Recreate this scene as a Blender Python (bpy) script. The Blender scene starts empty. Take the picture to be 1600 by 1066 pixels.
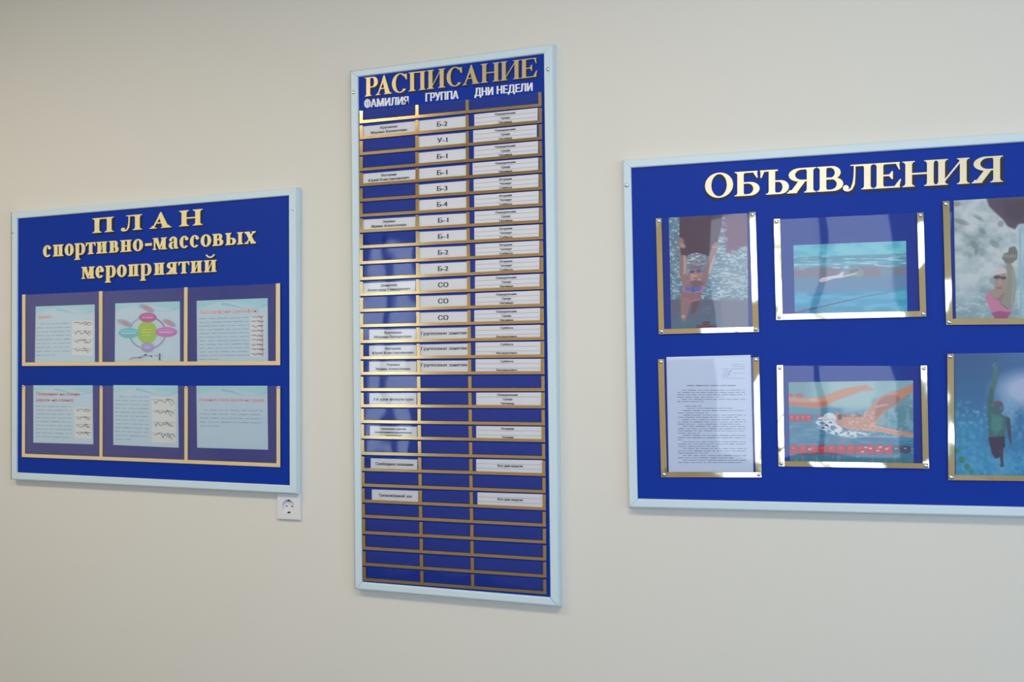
import bpy, math, random
import numpy as np
from mathutils import Matrix, Vector

scene = bpy.context.scene
COL = scene.collection

# ------------------------------------------------------------------ camera
F_PX = 1291.0
YAW, PITCH, ROLL = math.radians(16.8), math.radians(1.27), math.radians(0.66)
CAM = np.array([0.0, -2.28, 1.62])


def rot(y, p, r):
    cy, sy, cp, sp, cr, sr = math.cos(y), math.sin(y), math.cos(p), math.sin(p), math.cos(r), math.sin(r)
    rz = np.array([[cy, -sy, 0], [sy, cy, 0], [0, 0, 1]])
    rx = np.array([[1, 0, 0], [0, cp, -sp], [0, sp, cp]])
    ry = np.array([[cr, 0, sr], [0, 1, 0], [-sr, 0, cr]])
    return rz @ rx @ ry


RC = rot(YAW, PITCH, ROLL)
cam_data = bpy.data.cameras.new('camera')
cam_data.sensor_width = 36.0
cam_data.lens = F_PX * 36.0 / 1600.0
cam_data.clip_start = 0.05
cam = bpy.data.objects.new('camera', cam_data)
COL.objects.link(cam)
m4 = Matrix.Identity(4)
for i in range(3):
    m4[i][0] = RC[i][0]
    m4[i][1] = RC[i][2]
    m4[i][2] = -RC[i][1]
    m4[i][3] = CAM[i]
cam.matrix_world = m4
scene.camera = cam

# ------------------------------------------------------------------ view, world, large lights
scene.view_settings.view_transform = 'Standard'
scene.view_settings.look = 'None'
scene.view_settings.gamma = 1.0
scene.view_settings.use_curve_mapping = False
scene.view_settings.exposure = 0.18
world = bpy.data.worlds.new('world')
world.use_nodes = True
world.node_tree.nodes['Background'].inputs[0].default_value = (0.6, 0.75, 1.0, 1)
world.node_tree.nodes['Background'].inputs[1].default_value = 1.0
scene.world = world

RX0, RX1, RY0, RZ1 = -4.3, 3.1, -3.6, 3.2      # the room: x range, back wall, ceiling height


def area(name, loc, target, sx, sy, power, color):
    l = bpy.data.lights.new(name, 'AREA')
    l.shape = 'RECTANGLE'
    l.size, l.size_y = sx, sy
    l.energy = power
    l.color = color
    o = bpy.data.objects.new(name, l)
    COL.objects.link(o)
    o.location = loc
    o.rotation_euler = (Vector(target) - Vector(loc)).to_track_quat('-Z', 'Y').to_euler()
    return o


# daylight through the sheer-curtained windows behind the camera and the window of the right wall; warm ceiling lamps added
BACK_WINDOWS = [(-3.0, -2.5, 7), (-0.32, 0.95, 18), (2.1, 2.95, 17)]
for (a, b, w) in BACK_WINDOWS:
    area('window_daylight', ((a + b) / 2, RY0 - 0.02, 1.72), ((a + b) / 2, 0, 1.72), b - a, 1.75, w, (0.82, 0.93, 1.0))
area('window_daylight', (RX1 + 0.02, -2.2, 1.7), (0, -2.2, 1.7), 1.2, 1.5, 18, (0.60, 0.82, 1.0))
ADDED_LAMPS = [(-2.5, 30), (-0.05, 27)]  # unseen lamps, added to warm the upper wall
for (x, w) in ADDED_LAMPS:
    area('added_ceiling_light', (x, -1.8, RZ1 - 0.1), (x, -1.8, 0), 1.4, 0.4, w, (1.0, 0.84, 0.64))

# ------------------------------------------------------------------ helpers


def P(px, py, d=0.0):
    """The point of the plane d metres in front of the wall that the photograph shows at (px, py)."""
    v = RC @ np.array([(px - 800.0) / F_PX, 1.0, (533.0 - py) / F_PX])
    t = (-d - CAM[1]) / v[1]
    return CAM + v * t


def lin(c):
    c = np.asarray(c, float) / 255.0
    return np.where(c <= 0.04045, c / 12.92, ((c + 0.055) / 1.055) ** 2.4)


def new_mat(name, rgb=None, rough=0.5, metal=0.0, spec=0.5, coat=0.0):
    m = bpy.data.materials.new(name)
    m.use_nodes = True
    b = m.node_tree.nodes['Principled BSDF']
    if rgb is not None:
        b.inputs['Base Color'].default_value = (*lin(rgb), 1)
    b.inputs['Roughness'].default_value = rough
    b.inputs['Metallic'].default_value = metal
    b.inputs['Specular IOR Level'].default_value = spec
    b.inputs['Coat Weight'].default_value = coat
    return m


def add_noise(m, scale, amount, bump=0.0, bscale=None, detail=4, dist=0.001):
    """Small variation of the base colour and a fine relief."""
    nt = m.node_tree
    b = nt.nodes['Principled BSDF']
    tc = nt.nodes.new('ShaderNodeTexCoord')
    n = nt.nodes.new('ShaderNodeTexNoise')
    n.inputs['Scale'].default_value = scale
    n.inputs['Detail'].default_value = detail
    nt.links.new(tc.outputs['Object'], n.inputs['Vector'])
    if amount:
        base = b.inputs['Base Color'].default_value[:]
        mix = nt.nodes.new('ShaderNodeMix')
        mix.data_type = 'RGBA'
        mix.inputs['A'].default_value = (*[x * (1 - amount) for x in base[:3]], 1)
        mix.inputs['B'].default_value = (*[min(1, x * (1 + amount)) for x in base[:3]], 1)
        nt.links.new(n.outputs['Fac'], mix.inputs['Factor'])
        nt.links.new(mix.outputs['Result'], b.inputs['Base Color'])
    if bump:
        n2 = nt.nodes.new('ShaderNodeTexNoise')
        n2.inputs['Scale'].default_value = bscale or scale
        n2.inputs['Detail'].default_value = 3
        nt.links.new(tc.outputs['Object'], n2.inputs['Vector'])
        bp = nt.nodes.new('ShaderNodeBump')
        bp.inputs['Strength'].default_value = bump
        bp.inputs['Distance'].default_value = dist
        nt.links.new(n2.outputs['Fac'], bp.inputs['Height'])
        nt.links.new(bp.outputs['Normal'], b.inputs['Normal'])
    return m


M = {}
M['wall'] = add_noise(new_mat('painted_wall', (220, 221, 219), 0.75, spec=0.25), 1.3, 0.015, 0.10, 220)
M['ceiling'] = add_noise(new_mat('ceiling_paint', (235, 228, 214), 0.9), 2, 0.02)
M['back_wall'] = add_noise(new_mat('back_wall_paint', (222, 214, 198), 0.8), 1.5, 0.03)
M['left_wall'] = add_noise(new_mat('left_wall_paint', (232, 218, 190), 0.8), 1.5, 0.02)
M['floor'] = add_noise(new_mat('floor_vinyl', (112, 124, 142), 0.4), 3, 0.1)
M['frame'] = add_noise(new_mat('frame_plastic', (204, 227, 244), 0.38), 6, 0.02)
M['blue'] = add_noise(new_mat('blue_vinyl', (5, 52, 162), 0.5, spec=0.16), 9, 0.03, 0.05, 500)
M['socket'] = new_mat('socket_plastic', (222, 226, 236), 0.3)
M['dark'] = new_mat('dark_hole', (25, 22, 22), 0.6)
M['paper'] = new_mat('card_paper', (228, 234, 246), 0.6)
M['doc'] = new_mat('document_paper', (200, 218, 250), 0.6)
M['black'] = new_mat('letter_shadow_black', (10, 12, 22), 0.5)  # for the shadow copies under the title letters
M['white_vinyl'] = new_mat('white_vinyl', (222, 228, 244), 0.4)
M['chrome'] = new_mat('chrome', (215, 218, 222), 0.18, 1.0)
M['core'] = new_mat('board_core', (190, 186, 178), 0.8)
M['wood'] = new_mat('door_wood', (96, 62, 38), 0.5)
M['shade'] = new_mat('added_lamp_diffuser', (245, 240, 228), 0.5)


def gold(name, rgb, rough, bump, bscale, dist=0.002, metal=1.0):
    m = new_mat(name, rgb, rough, metal)
    return add_noise(m, 30, 0.03, bump, bscale, dist=dist)


M['gold_mirror'] = gold('gold_mirror_tape', (222, 208, 172), 0.06, 0.30, 7, 0.004)
M['gold_tape'] = gold('gold_tape', (216, 188, 134), 0.16, 0.12, 14)
M['gold_cream'] = gold('gold_cream_tape', (242, 224, 180), 0.30, 0.1, 14, metal=0.4)
M['gold_letter'] = gold('gold_letter_film', (238, 226, 200), 0.34, 0.12, 60, metal=0.8)
M['gold_letter_plan'] = gold('gold_letter_film_lit', (255, 240, 188), 0.34, 0.08, 60, metal=0.3)  # same letter gold, with a brighter reflection put into the base colour
M['gold_letter_dim'] = gold('gold_letter_film_dim', (196, 182, 152), 0.36, 0.08, 60, metal=0.6)  # same letter gold, with a dimmer reflection put into the base colour

# printed colours come from a colour attribute
mp = bpy.data.materials.new('printed_ink')
mp.use_nodes = True
at = mp.node_tree.nodes.new('ShaderNodeAttribute')
at.attribute_name = 'Col'
mp.node_tree.links.new(at.outputs['Color'], mp.node_tree.nodes['Principled BSDF'].inputs['Base Color'])
mp.node_tree.nodes['Principled BSDF'].inputs['Roughness'].default_value = 0.45
M['print'] = mp


def film_mat(name, fac, rough, bump, bscale):
    m = bpy.data.materials.new(name)
    m.use_nodes = True
    nt = m.node_tree
    nt.nodes.remove(nt.nodes['Principled BSDF'])
    out = nt.nodes['Material Output']
    tr = nt.nodes.new('ShaderNodeBsdfTransparent')
    tr.inputs[0].default_value = (0.97, 0.97, 0.98, 1)
    gl = nt.nodes.new('ShaderNodeBsdfGlossy')
    gl.inputs['Roughness'].default_value = rough
    gl.inputs['Color'].default_value = (1, 1, 1, 1)
    lw = nt.nodes.new('ShaderNodeLayerWeight')
    lw.inputs[0].default_value = 0.25
    mr = nt.nodes.new('ShaderNodeMapRange')
    mr.inputs['To Min'].default_value = fac
    mr.inputs['To Max'].default_value = min(1, fac + 0.5)
    mix = nt.nodes.new('ShaderNodeMixShader')
    nt.links.new(lw.outputs['Fresnel'], mr.inputs['Value'])
    nt.links.new(mr.outputs[0], mix.inputs[0])
    nt.links.new(tr.outputs[0], mix.inputs[1])
    nt.links.new(gl.outputs[0], mix.inputs[2])
    tc = nt.nodes.new('ShaderNodeTexCoord')
    n = nt.nodes.new('ShaderNodeTexNoise')
    n.inputs['Scale'].default_value = bscale
    n.inputs['Detail'].default_value = 1
    bp = nt.nodes.new('ShaderNodeBump')
    bp.inputs['Strength'].default_value = bump
    bp.inputs['Distance'].default_value = 0.01
    nt.links.new(tc.outputs['Object'], n.inputs['Vector'])
    nt.links.new(n.outputs['Fac'], bp.inputs['Height'])
    nt.links.new(bp.outputs['Normal'], gl.inputs['Normal'])
    nt.links.new(mix.outputs[0], out.inputs['Surface'])
    return m


M['film'] = film_mat('clear_pocket_film', 0.028, 0.03, 0.3, 4)
M['film_plan'] = film_mat('clear_film_wide_pocket', 0.12, 0.03, 0.3, 4)
M['film_small'] = film_mat('clear_row_film', 0.036, 0.04, 0.2, 6)


def mesh_obj(name, verts, faces, mat, parent=None, smooth=False, origin=None):
    me = bpy.data.meshes.new(name)
    v = np.asarray(verts, float)
    root = parent
    if parent is not None:
        while root.parent is not None:
            root = root.parent
        v = v - np.array(root.location)
    elif origin is not None:
        v = v - np.asarray(origin)
    me.from_pydata([tuple(x) for x in v], [], [tuple(f) for f in faces])
    me.materials.append(mat)
    if smooth:
        me.polygons.foreach_set('use_smooth', [True] * len(me.polygons))
    o = bpy.data.objects.new(name, me)
    COL.objects.link(o)
    if parent is not None:
        o.parent = parent
    elif origin is not None:
        o.location = tuple(origin)
    return o


def empty(name, loc, label=None, cat=None, group=None):
    o = bpy.data.objects.new(name, None)
    o.empty_display_size = 0.05
    COL.objects.link(o)
    o.location = tuple(loc)
    tag(o, label, cat, group)
    return o


def tag(o, label=None, cat=None, group=None):
    if label:
        o['label'] = label
    if cat:
        o['category'] = cat
    if group:
        o['group'] = group
    return o


def structure(o):
    o['kind'] = 'structure'
    return o


def extrude(polys, d0, d1, step=0.0, dx=0.0, dy=0.0):
    """Pixel polygons (x right, y down, any winding) to solid plates between depths d0 and d1."""
    V, Fs = [], []
    for k, pl in enumerate(polys):
        a = 0.0
        n = len(pl)
        for i in range(n):
            a += pl[i][0] * pl[(i + 1) % n][1] - pl[(i + 1) % n][0] * pl[i][1]
        if abs(a) < 1e-9:
            continue
        if a > 0:
            pl = pl[::-1]              # counter-clockwise as seen in the picture
        b = len(V)
        dd = d1 + step * k
        fr = [P(x + dx, y + dy, dd) for x, y in pl]
        V += fr
        V += [np.array([q[0], -d0, q[2]]) for q in fr]
        Fs.append(list(range(b, b + n)))
        for i in range(n):
            j = (i + 1) % n
            Fs.append([b + j, b + i, b + n + i, b + n + j])
    return V, Fs


def plate(name, quad, d0, d1, mat, parent=None, origin=None):
    V, Fs = extrude([quad], d0, d1)
    return mesh_obj(name, V, Fs, mat, parent, origin=origin)


def lerp(a, b, t):
    return (a[0] + (b[0] - a[0]) * t, a[1] + (b[1] - a[1]) * t)


def bil(q, u, v):
    """Point of a pixel quad (top left, top right, bottom right, bottom left) at u across, v down."""
    return lerp(lerp(q[0], q[1], u), lerp(q[3], q[2], u), v)


# ------------------------------------------------------------------ printed flat work
_tcache = {}


def text_polys(txt, bold):
    key = (txt, bold)
    if key in _tcache:
        return _tcache[key]
    sub = txt.replace('Ф', 'О').replace('ф', 'о')    # the font's own letter does not fill: an o with a bar
    c = bpy.data.curves.new('t', 'FONT')
    c.body = sub
    c.resolution_u = 3
    c.offset = bold
    o = bpy.data.objects.new('t', c)
    COL.objects.link(o)
    bpy.context.view_layer.update()
    me = bpy.data.meshes.new_from_object(o.evaluated_get(bpy.context.evaluated_depsgraph_get()))
    vs = [(v.co.x, v.co.y) for v in me.vertices]
    fs = [list(p.vertices) for p in me.polygons]
    bpy.data.objects.remove(o)
    bpy.data.curves.remove(c)
    bpy.data.meshes.remove(me)
    for i, ch in enumerate(txt):
        if ch in 'Фф':
            xr = text_polys(sub[:i + 1], bold)[3]
            w0 = text_polys(sub[i], bold)
            xm = xr - (w0[3] - w0[2]) / 2
            b = len(vs)
            y0, y1 = (-.05, .78) if ch == 'Ф' else (-.22, .76)
            vs += [(xm - .05, y0), (xm + .05, y0), (xm + .05, y1), (xm - .05, y1)]
            fs.append([b, b + 1, b + 2, b + 3])
    xs = [v[0] for v in vs]
    r = (vs, fs, min(xs), max(xs))
    _tcache[key] = r
    return r


class Print:
    """Flat ink on a sheet: coloured polygons, each a hair in front of the last; one mesh."""

    def __init__(self, d):
        self.d, self.V, self.F, self.C, self.gain = d, [], [], [], 1.0

    def add(self, pts, faces, rgb):
        b = len(self.V)
        self.V += [P(x, y, self.d) for x, y in pts]
        c = np.minimum(lin(rgb) * self.gain, .95)
        for f in faces:
            self.F.append([b + i for i in f])
            self.C.append(c)

    def up(self, k=1):
        self.d += 0.00003 * k

    def poly(self, pts, rgb):
        a = sum(pts[i][0] * pts[(i + 1) % len(pts)][1] - pts[(i + 1) % len(pts)][0] * pts[i][1] for i in range(len(pts)))
        if a > 0:
            pts = pts[::-1]
        self.add(pts, [list(range(len(pts)))], rgb)
        self.up()

    def band(self, a, b, rgb):
        """Strip between two polylines."""
        n = len(a)
        self.add(list(a) + list(b), [[i, n + i, n + i + 1, i + 1] for i in range(n - 1)], rgb)
        self.up()

    def stroke(self, pts, w, rgb, up=True):
        for i in range(len(pts) - 1):
            (x0, y0), (x1, y1) = pts[i], pts[i + 1]
            L = math.hypot(x1 - x0, y1 - y0) or 1
            nx, ny = -(y1 - y0) / L * w / 2, (x1 - x0) / L * w / 2
            q = [(x0 + nx, y0 + ny), (x1 + nx, y1 + ny), (x1 - nx, y1 - ny), (x0 - nx, y0 - ny)]
            self.add(q, [[0, 1, 2, 3]], rgb)
        if up:
            self.up()

    def ell(self, cx, cy, rx, ry, rgb, n=28, ang=0):
        ca, sa = math.cos(ang), math.sin(ang)
        pts = []
        for i in range(n):
            t = -2 * math.pi * i / n
            x, y = rx * math.cos(t), ry * math.sin(t)
            pts.append((cx + x * ca - y * sa, cy + x * sa + y * ca))
        self.add(pts, [list(range(n))], rgb)
        self.up()

    def text(self, txt, cx, cy, w, h, slope, rgb, bold=0.0, fat=(-.22, .22)):
        vs, fs, x0, x1 = text_polys(txt, 0.0)
        pts = []
        for x, y in vs:
            u = (x - x0) / (x1 - x0) - 0.5
            pts.append((cx + u * w, cy - (y / 0.72 - 0.5) * h + u * w * slope))
        for k, dx in enumerate(fat):
            self.add([(x + dx, y) for x, y in pts], fs, rgb)
            self.up()

    def lines(self, rows, quad_fn, rgb, rng, hgt=1.0, word=(5, 14), gap=2.0):
        """Rows of small print too fine to read: dashes of word length."""
        for (u0, u1, v) in rows:
            x = u0
            while x < u1 - 0.01:
                L = rng.uniform(*word)
                e = min(x + L, u1)
                a, b = quad_fn(x, v), quad_fn(e, v)
                k = rng.uniform(0.75, 1.1)
                hh = hgt * k / 2
                self.add([(a[0], a[1] - hh), (b[0], b[1] - hh), (b[0], b[1] + hh), (a[0], a[1] + hh)], [[3, 2, 1, 0]], rgb)
                x = e + rng.uniform(gap * .6, gap * 1.5)
        self.up()

    def build(self, name, parent):
        o = mesh_obj(name, self.V, self.F, M['print'], parent)
        me = o.data
        ca = me.color_attributes.new('Col', 'FLOAT_COLOR', 'CORNER')
        buf = []
        for p in me.polygons:
            buf += [*self.C[p.index], 1.0] * p.loop_total
        ca.data.foreach_set('color', buf)
        return o


# ------------------------------------------------------------------ the room
def box_verts(x0, x1, y0, y1, z0, z1):
    V = [(x0, y0, z0), (x1, y0, z0), (x1, y1, z0), (x0, y1, z0), (x0, y0, z1), (x1, y0, z1), (x1, y1, z1), (x0, y1, z1)]
    return V, [(0, 3, 2, 1), (4, 5, 6, 7), (0, 1, 5, 4), (1, 2, 6, 5), (2, 3, 7, 6), (3, 0, 4, 7)]


def boxes(name, lst, mat, parent=None):
    V, Fs = [], []
    for b in lst:
        v, f = box_verts(*b)
        n = len(V)
        V += v
        Fs += [tuple(i + n for i in q) for q in f]
    return mesh_obj(name, V, Fs, mat, parent)


T = 0.15
structure(boxes('wall_front', [(RX0 - T, RX1 + T, 0, T, 0, RZ1)], M['wall']))
structure(boxes('floor', [(RX0 - T, RX1 + T, RY0 - T, T, -0.1, 0)], M['floor']))
structure(boxes('ceiling', [(RX0 - T, RX1 + T, RY0 - T, T, RZ1, RZ1 + 0.1)], M['ceiling']))
structure(boxes('wall_left', [(RX0 - T, RX0, RY0, 0, 0, RZ1)], M['left_wall']))


def wall_with_holes(name, axis, c0, c1, a0, a1, holes):
    """A wall with rectangular window openings, in boxes round the holes."""
    L = []
    cur = a0
    for (h0, h1, z0, z1) in sorted(holes):
        L.append((cur, h0, 0, RZ1))
        L.append((h0, h1, 0, z0))
        L.append((h0, h1, z1, RZ1))
        cur = h1
    L.append((cur, a1, 0, RZ1))
    bx = [(p, q, c0, c1, z0, z1) if axis == 'x' else (c0, c1, p, q, z0, z1) for (p, q, z0, z1) in L]
    return structure(boxes(name, bx, M['back_wall']))


wall_with_holes('wall_right', 'y', RX1, RX1 + T, RY0, 0, [(-3.05, -1.35, 0.85, 2.55)])
wall_with_holes('wall_back', 'x', RY0 - T, RY0, RX0 - T, RX1 + T, [(a, b, 0.85, 2.6) for a, b, w in BACK_WINDOWS])


def window(name, axis, c, a0, a1, z0, z1):
    w = 0.06
    fr = []

    def add(p, q, s, t):
        fr.append((p, q, c - 0.03, c + 0.03, s, t) if axis == 'x' else (c - 0.03, c + 0.03, p, q, s, t))
    add(a0, a1, z0, z0 + w)
    add(a0, a1, z1 - w, z1)
    n = 2 if a1 - a0 < 2 else 3
    for i in range(n + 1):
        x = a0 + (a1 - a0 - w) * i / n
        add(x, x + w, z0, z1)
    return structure(boxes(name, fr, M['frame']))


window('window_1', 'y', RX1 + 0.0, -3.05, -1.35, 0.85, 2.55)
for i_, (a, b, w) in enumerate(BACK_WINDOWS):
    window('window_%d' % (i_ + 2), 'x', RY0 + 0.0, a, b, 0.85, 2.6)

for (x, w), l in zip(ADDED_LAMPS, ('left', 'right')):  # ceiling bodies for the added lamps
    cl = empty('added_ceiling_lamp', (x, -1.8, RZ1), 'added ceiling lamp out of view, the ' + l + ' one of two', 'lamp')
    boxes('added_lamp_body', [(x - .75, x + .75, -2.05, -1.55, RZ1 - 0.06, RZ1)], M['frame'], cl)


# ------------------------------------------------------------------ glyphs of the raised serif letters
class Gl:
    def __init__(g, W, S, h, sf, e):
        g.W, g.S, g.h, g.sf, g.e = W, S, h, sf, e
        g.p = []

    def rect(g, x0, y0, x1, y1):
        g.p.append([(x0, y0), (x1, y0), (x1, y1), (x0, y1)])

    def poly(g, *pts):
        g.p.append(list(pts))

    def strip(g, a, b):
        for i in range(len(a) - 1):
            g.p.append([a[i], a[i + 1], b[i + 1], b[i]])

    def disc(g, cx, cy, rx, ry):
        g.p.append([(cx + rx * math.cos(t), cy + ry * math.sin(t)) for t in [2 * math.pi * i / 14 for i in range(14)]])

    def serif(g, x0, x1, y, s, l=1.0, r=1.0):
        """Serif under or over a stem: a thin slab with small brackets; s is +1 at the foot, -1 at the head."""
        e, sf = g.e, g.sf
        a, b = x0 - e * l, x1 + e * r
        g.rect(a, y, b, y + s * sf)
        g.poly((x0 - e * .45 * l, y + s * sf), (x1 + e * .45 * r, y + s * sf), (x1, y + s * (sf + e * .75)), (x0, y + s * (sf + e * .75)))

    def stem(g, x0, top=True, foot=True, y0=0.0, y1=1.0):
        g.rect(x0, y0, x0 + g.S, y1)
        if foot:
            g.serif(x0, x0 + g.S, y0, 1)
        if top:
            g.serif(x0, x0 + g.S, y1, -1)

    def bowl(g, xs, xe, y0, y1, mirror=False, S=None):
        """A D-shaped ring from the stem edge xs out to xe."""
        S = S or g.S
        cy, ry = (y0 + y1) / 2, (y1 - y0) / 2
        s = 1 if xe > xs else -1
        L = abs(xe - xs)
        mo, mi = xs + s * L * .38, xs + s * L * .25
        O, I = [(xs, y1)], [(xs, y1 - g.h)]
        for i in range(15):
            t = math.pi / 2 - math.pi * i / 14
            O.append((mo + (xe - mo) * math.cos(t), cy + ry * math.sin(t)))
            I.append((mi + (xe - s * S - mi) * math.cos(t), cy + (ry - g.h) * math.sin(t)))
        O.append((xs, y0))
        I.append((xs, y0 + g.h))
        g.strip(O, I)

    def ring(g, x0, x1, y0, y1, a0=0, a1=360, n=30, S=None):
        S = S or g.S
        cx, cy, rx, ry = (x0 + x1) / 2, (y0 + y1) / 2, (x1 - x0) / 2, (y1 - y0) / 2
        O, I = [], []
        for i in range(n + 1):
            t = math.radians(a0 + (a1 - a0) * i / n)
            O.append((cx + rx * math.cos(t), cy + ry * math.sin(t)))
            I.append((cx + max(.02, rx - S) * math.cos(t), cy + (ry - g.h) * math.sin(t)))
        g.strip(O, I)


def glyph(c, W, S, h, sf, e):
    g = Gl(W, S, h, sf, e)
    k = c.lower()
    low = c.islower()
    if k == 'п':
        g.stem(e); g.stem(W - e - S); g.rect(e, 1 - h * 1.2, W - e, 1)
    elif k == 'н':
        g.stem(e); g.stem(W - e - S); g.rect(e, .5 - h * .55, W - e, .5 + h * .55)
    elif k in 'ий':
        g.stem(e); g.stem(W - e - S)
        g.poly((e + S * .9, .1), (W - e - S * .9, .9 - h), (W - e - S * .9, .9 + h * .7), (e + S * .9, .1 + h * 1.7))
        if k == 'й':
            O, I = [], []
            for i in range(11):
                t = math.pi + math.pi * i / 10
                O.append((W / 2 + W * .3 * math.cos(t), 1.42 + .24 * math.sin(t)))
                I.append((W / 2 + W * .2 * math.cos(t), 1.42 + .11 * math.sin(t)))
            g.strip(O, I)
            g.disc(W * .22, 1.42, W * .085, .06); g.disc(W * .78, 1.42, W * .085, .06)
    elif k == 'л':
        x = W - e - S
        g.stem(x)
        g.rect(W * .25, 1 - sf, W - e, 1); g.rect(W * .36, 1 - h * 1.1, W - e, 1)
        O = [(W * .36, 1), (W * .36, .75), (W * .35, .5), (W * .32, .28), (W * .26, .09), (W * .17, 0), (W * .08, 0)]
        I = [(W * .36 + h * 1.1, 1), (W * .36 + h * 1.1, .74), (W * .35 + h * 1.1, .45), (W * .34 + h, .22), (W * .28 + h * .6, .02), (W * .19, -.05), (W * .08, -.04)]
        g.strip(O, I); g.disc(W * .10, .09, W * .10, .12)
    elif k == 'а' and not low:
        g.poly((W * .47, .93), (W * .52, 1.0), (W * .55, .84), (e + h * 1.3, 0), (e, 0))
        g.poly((W * .41, .82), (W * .5, 1.03), (W * .54, 1.03), (W - e, 0), (W - e - S * 1.25, 0))
        g.rect(W * .24, .30, W * .72, .30 + h)
        g.serif(e, e + h * 1.3, 0, 1, 1, 1.3); g.serif(W - e - S * 1.25, W - e, 0, 1, .8, 1)
    elif k == 'е' and not low:
        g.stem(e); g.rect(e, 1 - h, W - e * .5, 1); g.rect(e, 0, W - e * .4, h)
        g.poly((W - e * 1.9, 1 - h), (W - e * .7, 1 - h), (W - e * .4, .70), (W - e * .75, .70))
        g.poly((W - e * 2.4, h), (W - e * .6, h), (W, .33), (W - e * .4, .33))
        g.rect(e + S, .5 - h * .5, W * .68, .5 + h * .5)
        g.poly((W * .66, .34), (W * .70, .34), (W * .70, .66), (W * .66, .66), (W * .56, .5 + h * .5), (W * .56, .5 - h * .5))
    elif k == 'б':
        g.stem(e); g.rect(e, 1 - h, W - e * .8, 1)
        g.poly((W - e * 2.4, 1 - h), (W - e, 1 - h), (W - e * .7, .72), (W - e * 1.1, .72))
        g.bowl(e + S, W, 0, .56)
    elif k == 'ъ':
        x = W * .30
        g.stem(x, top=False); g.rect(0, 1 - h, x + S + e, 1)
        g.poly((e * .2, 1 - h), (e * 1.5, 1 - h), (e * .6, .70), (e * .1, .70))
        g.bowl(x + S, W, 0, .56)
    elif k in 'ьы':
        g.stem(e); 
        xe = W if k == 'ь' else W * .60
        g.bowl(e + S, xe, 0, .58)
        if k == 'ы':
            g.stem(W - e - S)
    elif k == 'в':
        g.stem(e); g.bowl(e + S, W * .90, .47, 1.0, S=S * .9); g.bowl(e + S, W, 0, .53 + h * .3)
    elif k == 'р' and not low:
        g.stem(e); g.bowl(e + S, W, .44, 1.0)
    elif k == 'р':
        g.stem(e, y0=-.42); g.bowl(e + S, W, 0, 1.0)
    elif k == 'я':
        g.stem(W - e - S); g.bowl(W - e - S, W * .06, .46, 1.0)
        g.poly((W * .40, .48), (W * .40 + S * 1.1, .48), (e + S * 1.05, 0), (e * .9, 0))
        g.serif(e * .9, e + S * .9, 0, 1, .9, .6)
    elif k == 'о':
        g.ring(0, W, -.02, 1.02)
    elif k == 'с':
        g.ring(0, W * 1.04, -.02, 1.02, 48, 318, 26)
        if low:
            g.disc(W * .78, .76, W * .19, .13)
        else:
            g.poly((W * .90, .97), (W * .95, .97), (W * .97, .66), (W * .90, .66), (W * .74, .90))
    elif k == 'т':
        x = (W - S) / 2
        g.stem(x, top=False); g.rect(0, 1 - h, W, 1)
        g.poly((0, 1 - h), (e * 1.7, 1 - h), (e * .5, .68), (0, .68)); g.poly((W - e * 1.7, 1 - h), (W, 1 - h), (W, .68), (W - e * .5, .68))
    elif k == 'м':
        g.rect(e, 0, e + h * 1.2, 1); g.serif(e, e + h * 1.2, 0, 1)
        g.rect(0, 1 - sf, e + S, 1)
        g.stem(W - e - S)
        g.poly((e, 1), (e + S * 1.15, 1), (W * .52 + S * .2, .05), (W * .46, .0))
        g.poly((W - e - S, 1), (W - e, 1), (W * .50, 0), (W * .46, 0.05))
    elif k == 'а':
        x = W * .52
        g.rect(x, .12, x + S * .95, .74)
        g.ring(W * .1, x + S * .95, .42, 1.02, 0, 150, 14, S=S * .95)
        g.disc(W * .20, .76, W * .15, .12)
        g.ring(0, x + S * .6, -.02, .60, 60, 300, 18, S=S * .95)
        g.poly((x, .2), (x + S * .95, .16), (W * .93, .10), (W, .10), (W * .93, -.01), (x + S * .3, -.01))
    elif k == 'е':
        g.ring(0, W * 1.0, -.02, 1.02, 4, 322, 28)
        g.rect(S * .7, .50, W * .93, .50 + h)
    elif k == 'х':
        g.poly((e * .6, 1), (e * .6 + S * 1.2, 1), (W - e * .4, 0), (W - e * .4 - S * 1.2, 0))
        g.poly((W - e - h * 1.4, 1), (W - e, 1), (e + h * 1.4, 0), (e, 0))
        g.serif(e, e + h * 1.4, 0, 1, .9, 1); g.serif(W - e - h * 1.4, W - e, 1, -1, 1, .9)
        g.serif(e * .6, e * .6 + S * 1.2, 1, -1, .6, .4); g.serif(W - e * .4 - S * 1.2, W - e * .4, 0, 1, .4, .4)
    elif k == '-':
        g.rect(0, .38, W, .60)
    return g.p


PD = 0.019      # front face of the blue panels, in front of the wall
FD = 0.026      # front face of the frames


def word(root, chars, xs, top, base, S, h, sf, e, mat, off):
    """Raised letters: each a gold face on an offset black copy modelled as its shadow."""
    def line(l, x):
        return l[1] + (l[3] - l[1]) * (x - l[0]) / (l[2] - l[0])
    for c, (x0, x1) in zip(chars, xs):
        xm = (x0 + x1) / 2
        H = line(base, xm) - line(top, xm)
        polys = glyph(c, (x1 - x0) / H, S, h, sf, e)
        out = []
        for pl in polys:
            q = []
            for gx, gy in pl:
                x = x0 + gx * H
                q.append((x, line(base, x) - gy * (line(base, x) - line(top, x))))
            out.append(q)
        V, Fs = extrude(out, PD + 0.0012, PD + 0.0028, 4e-6)
        lo = mesh_obj('letter', V, Fs, mat, root)
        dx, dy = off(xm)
        V, Fs = extrude(out, PD, PD + 0.0011, 4e-6, dx, dy)  # black copy, shifted per letter, stands in for the letter's shadow
        tag(mesh_obj('letter_shadow', V, Fs, M['black'], lo), 'black letter copy modelled as the shadow of the gold face')


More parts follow.
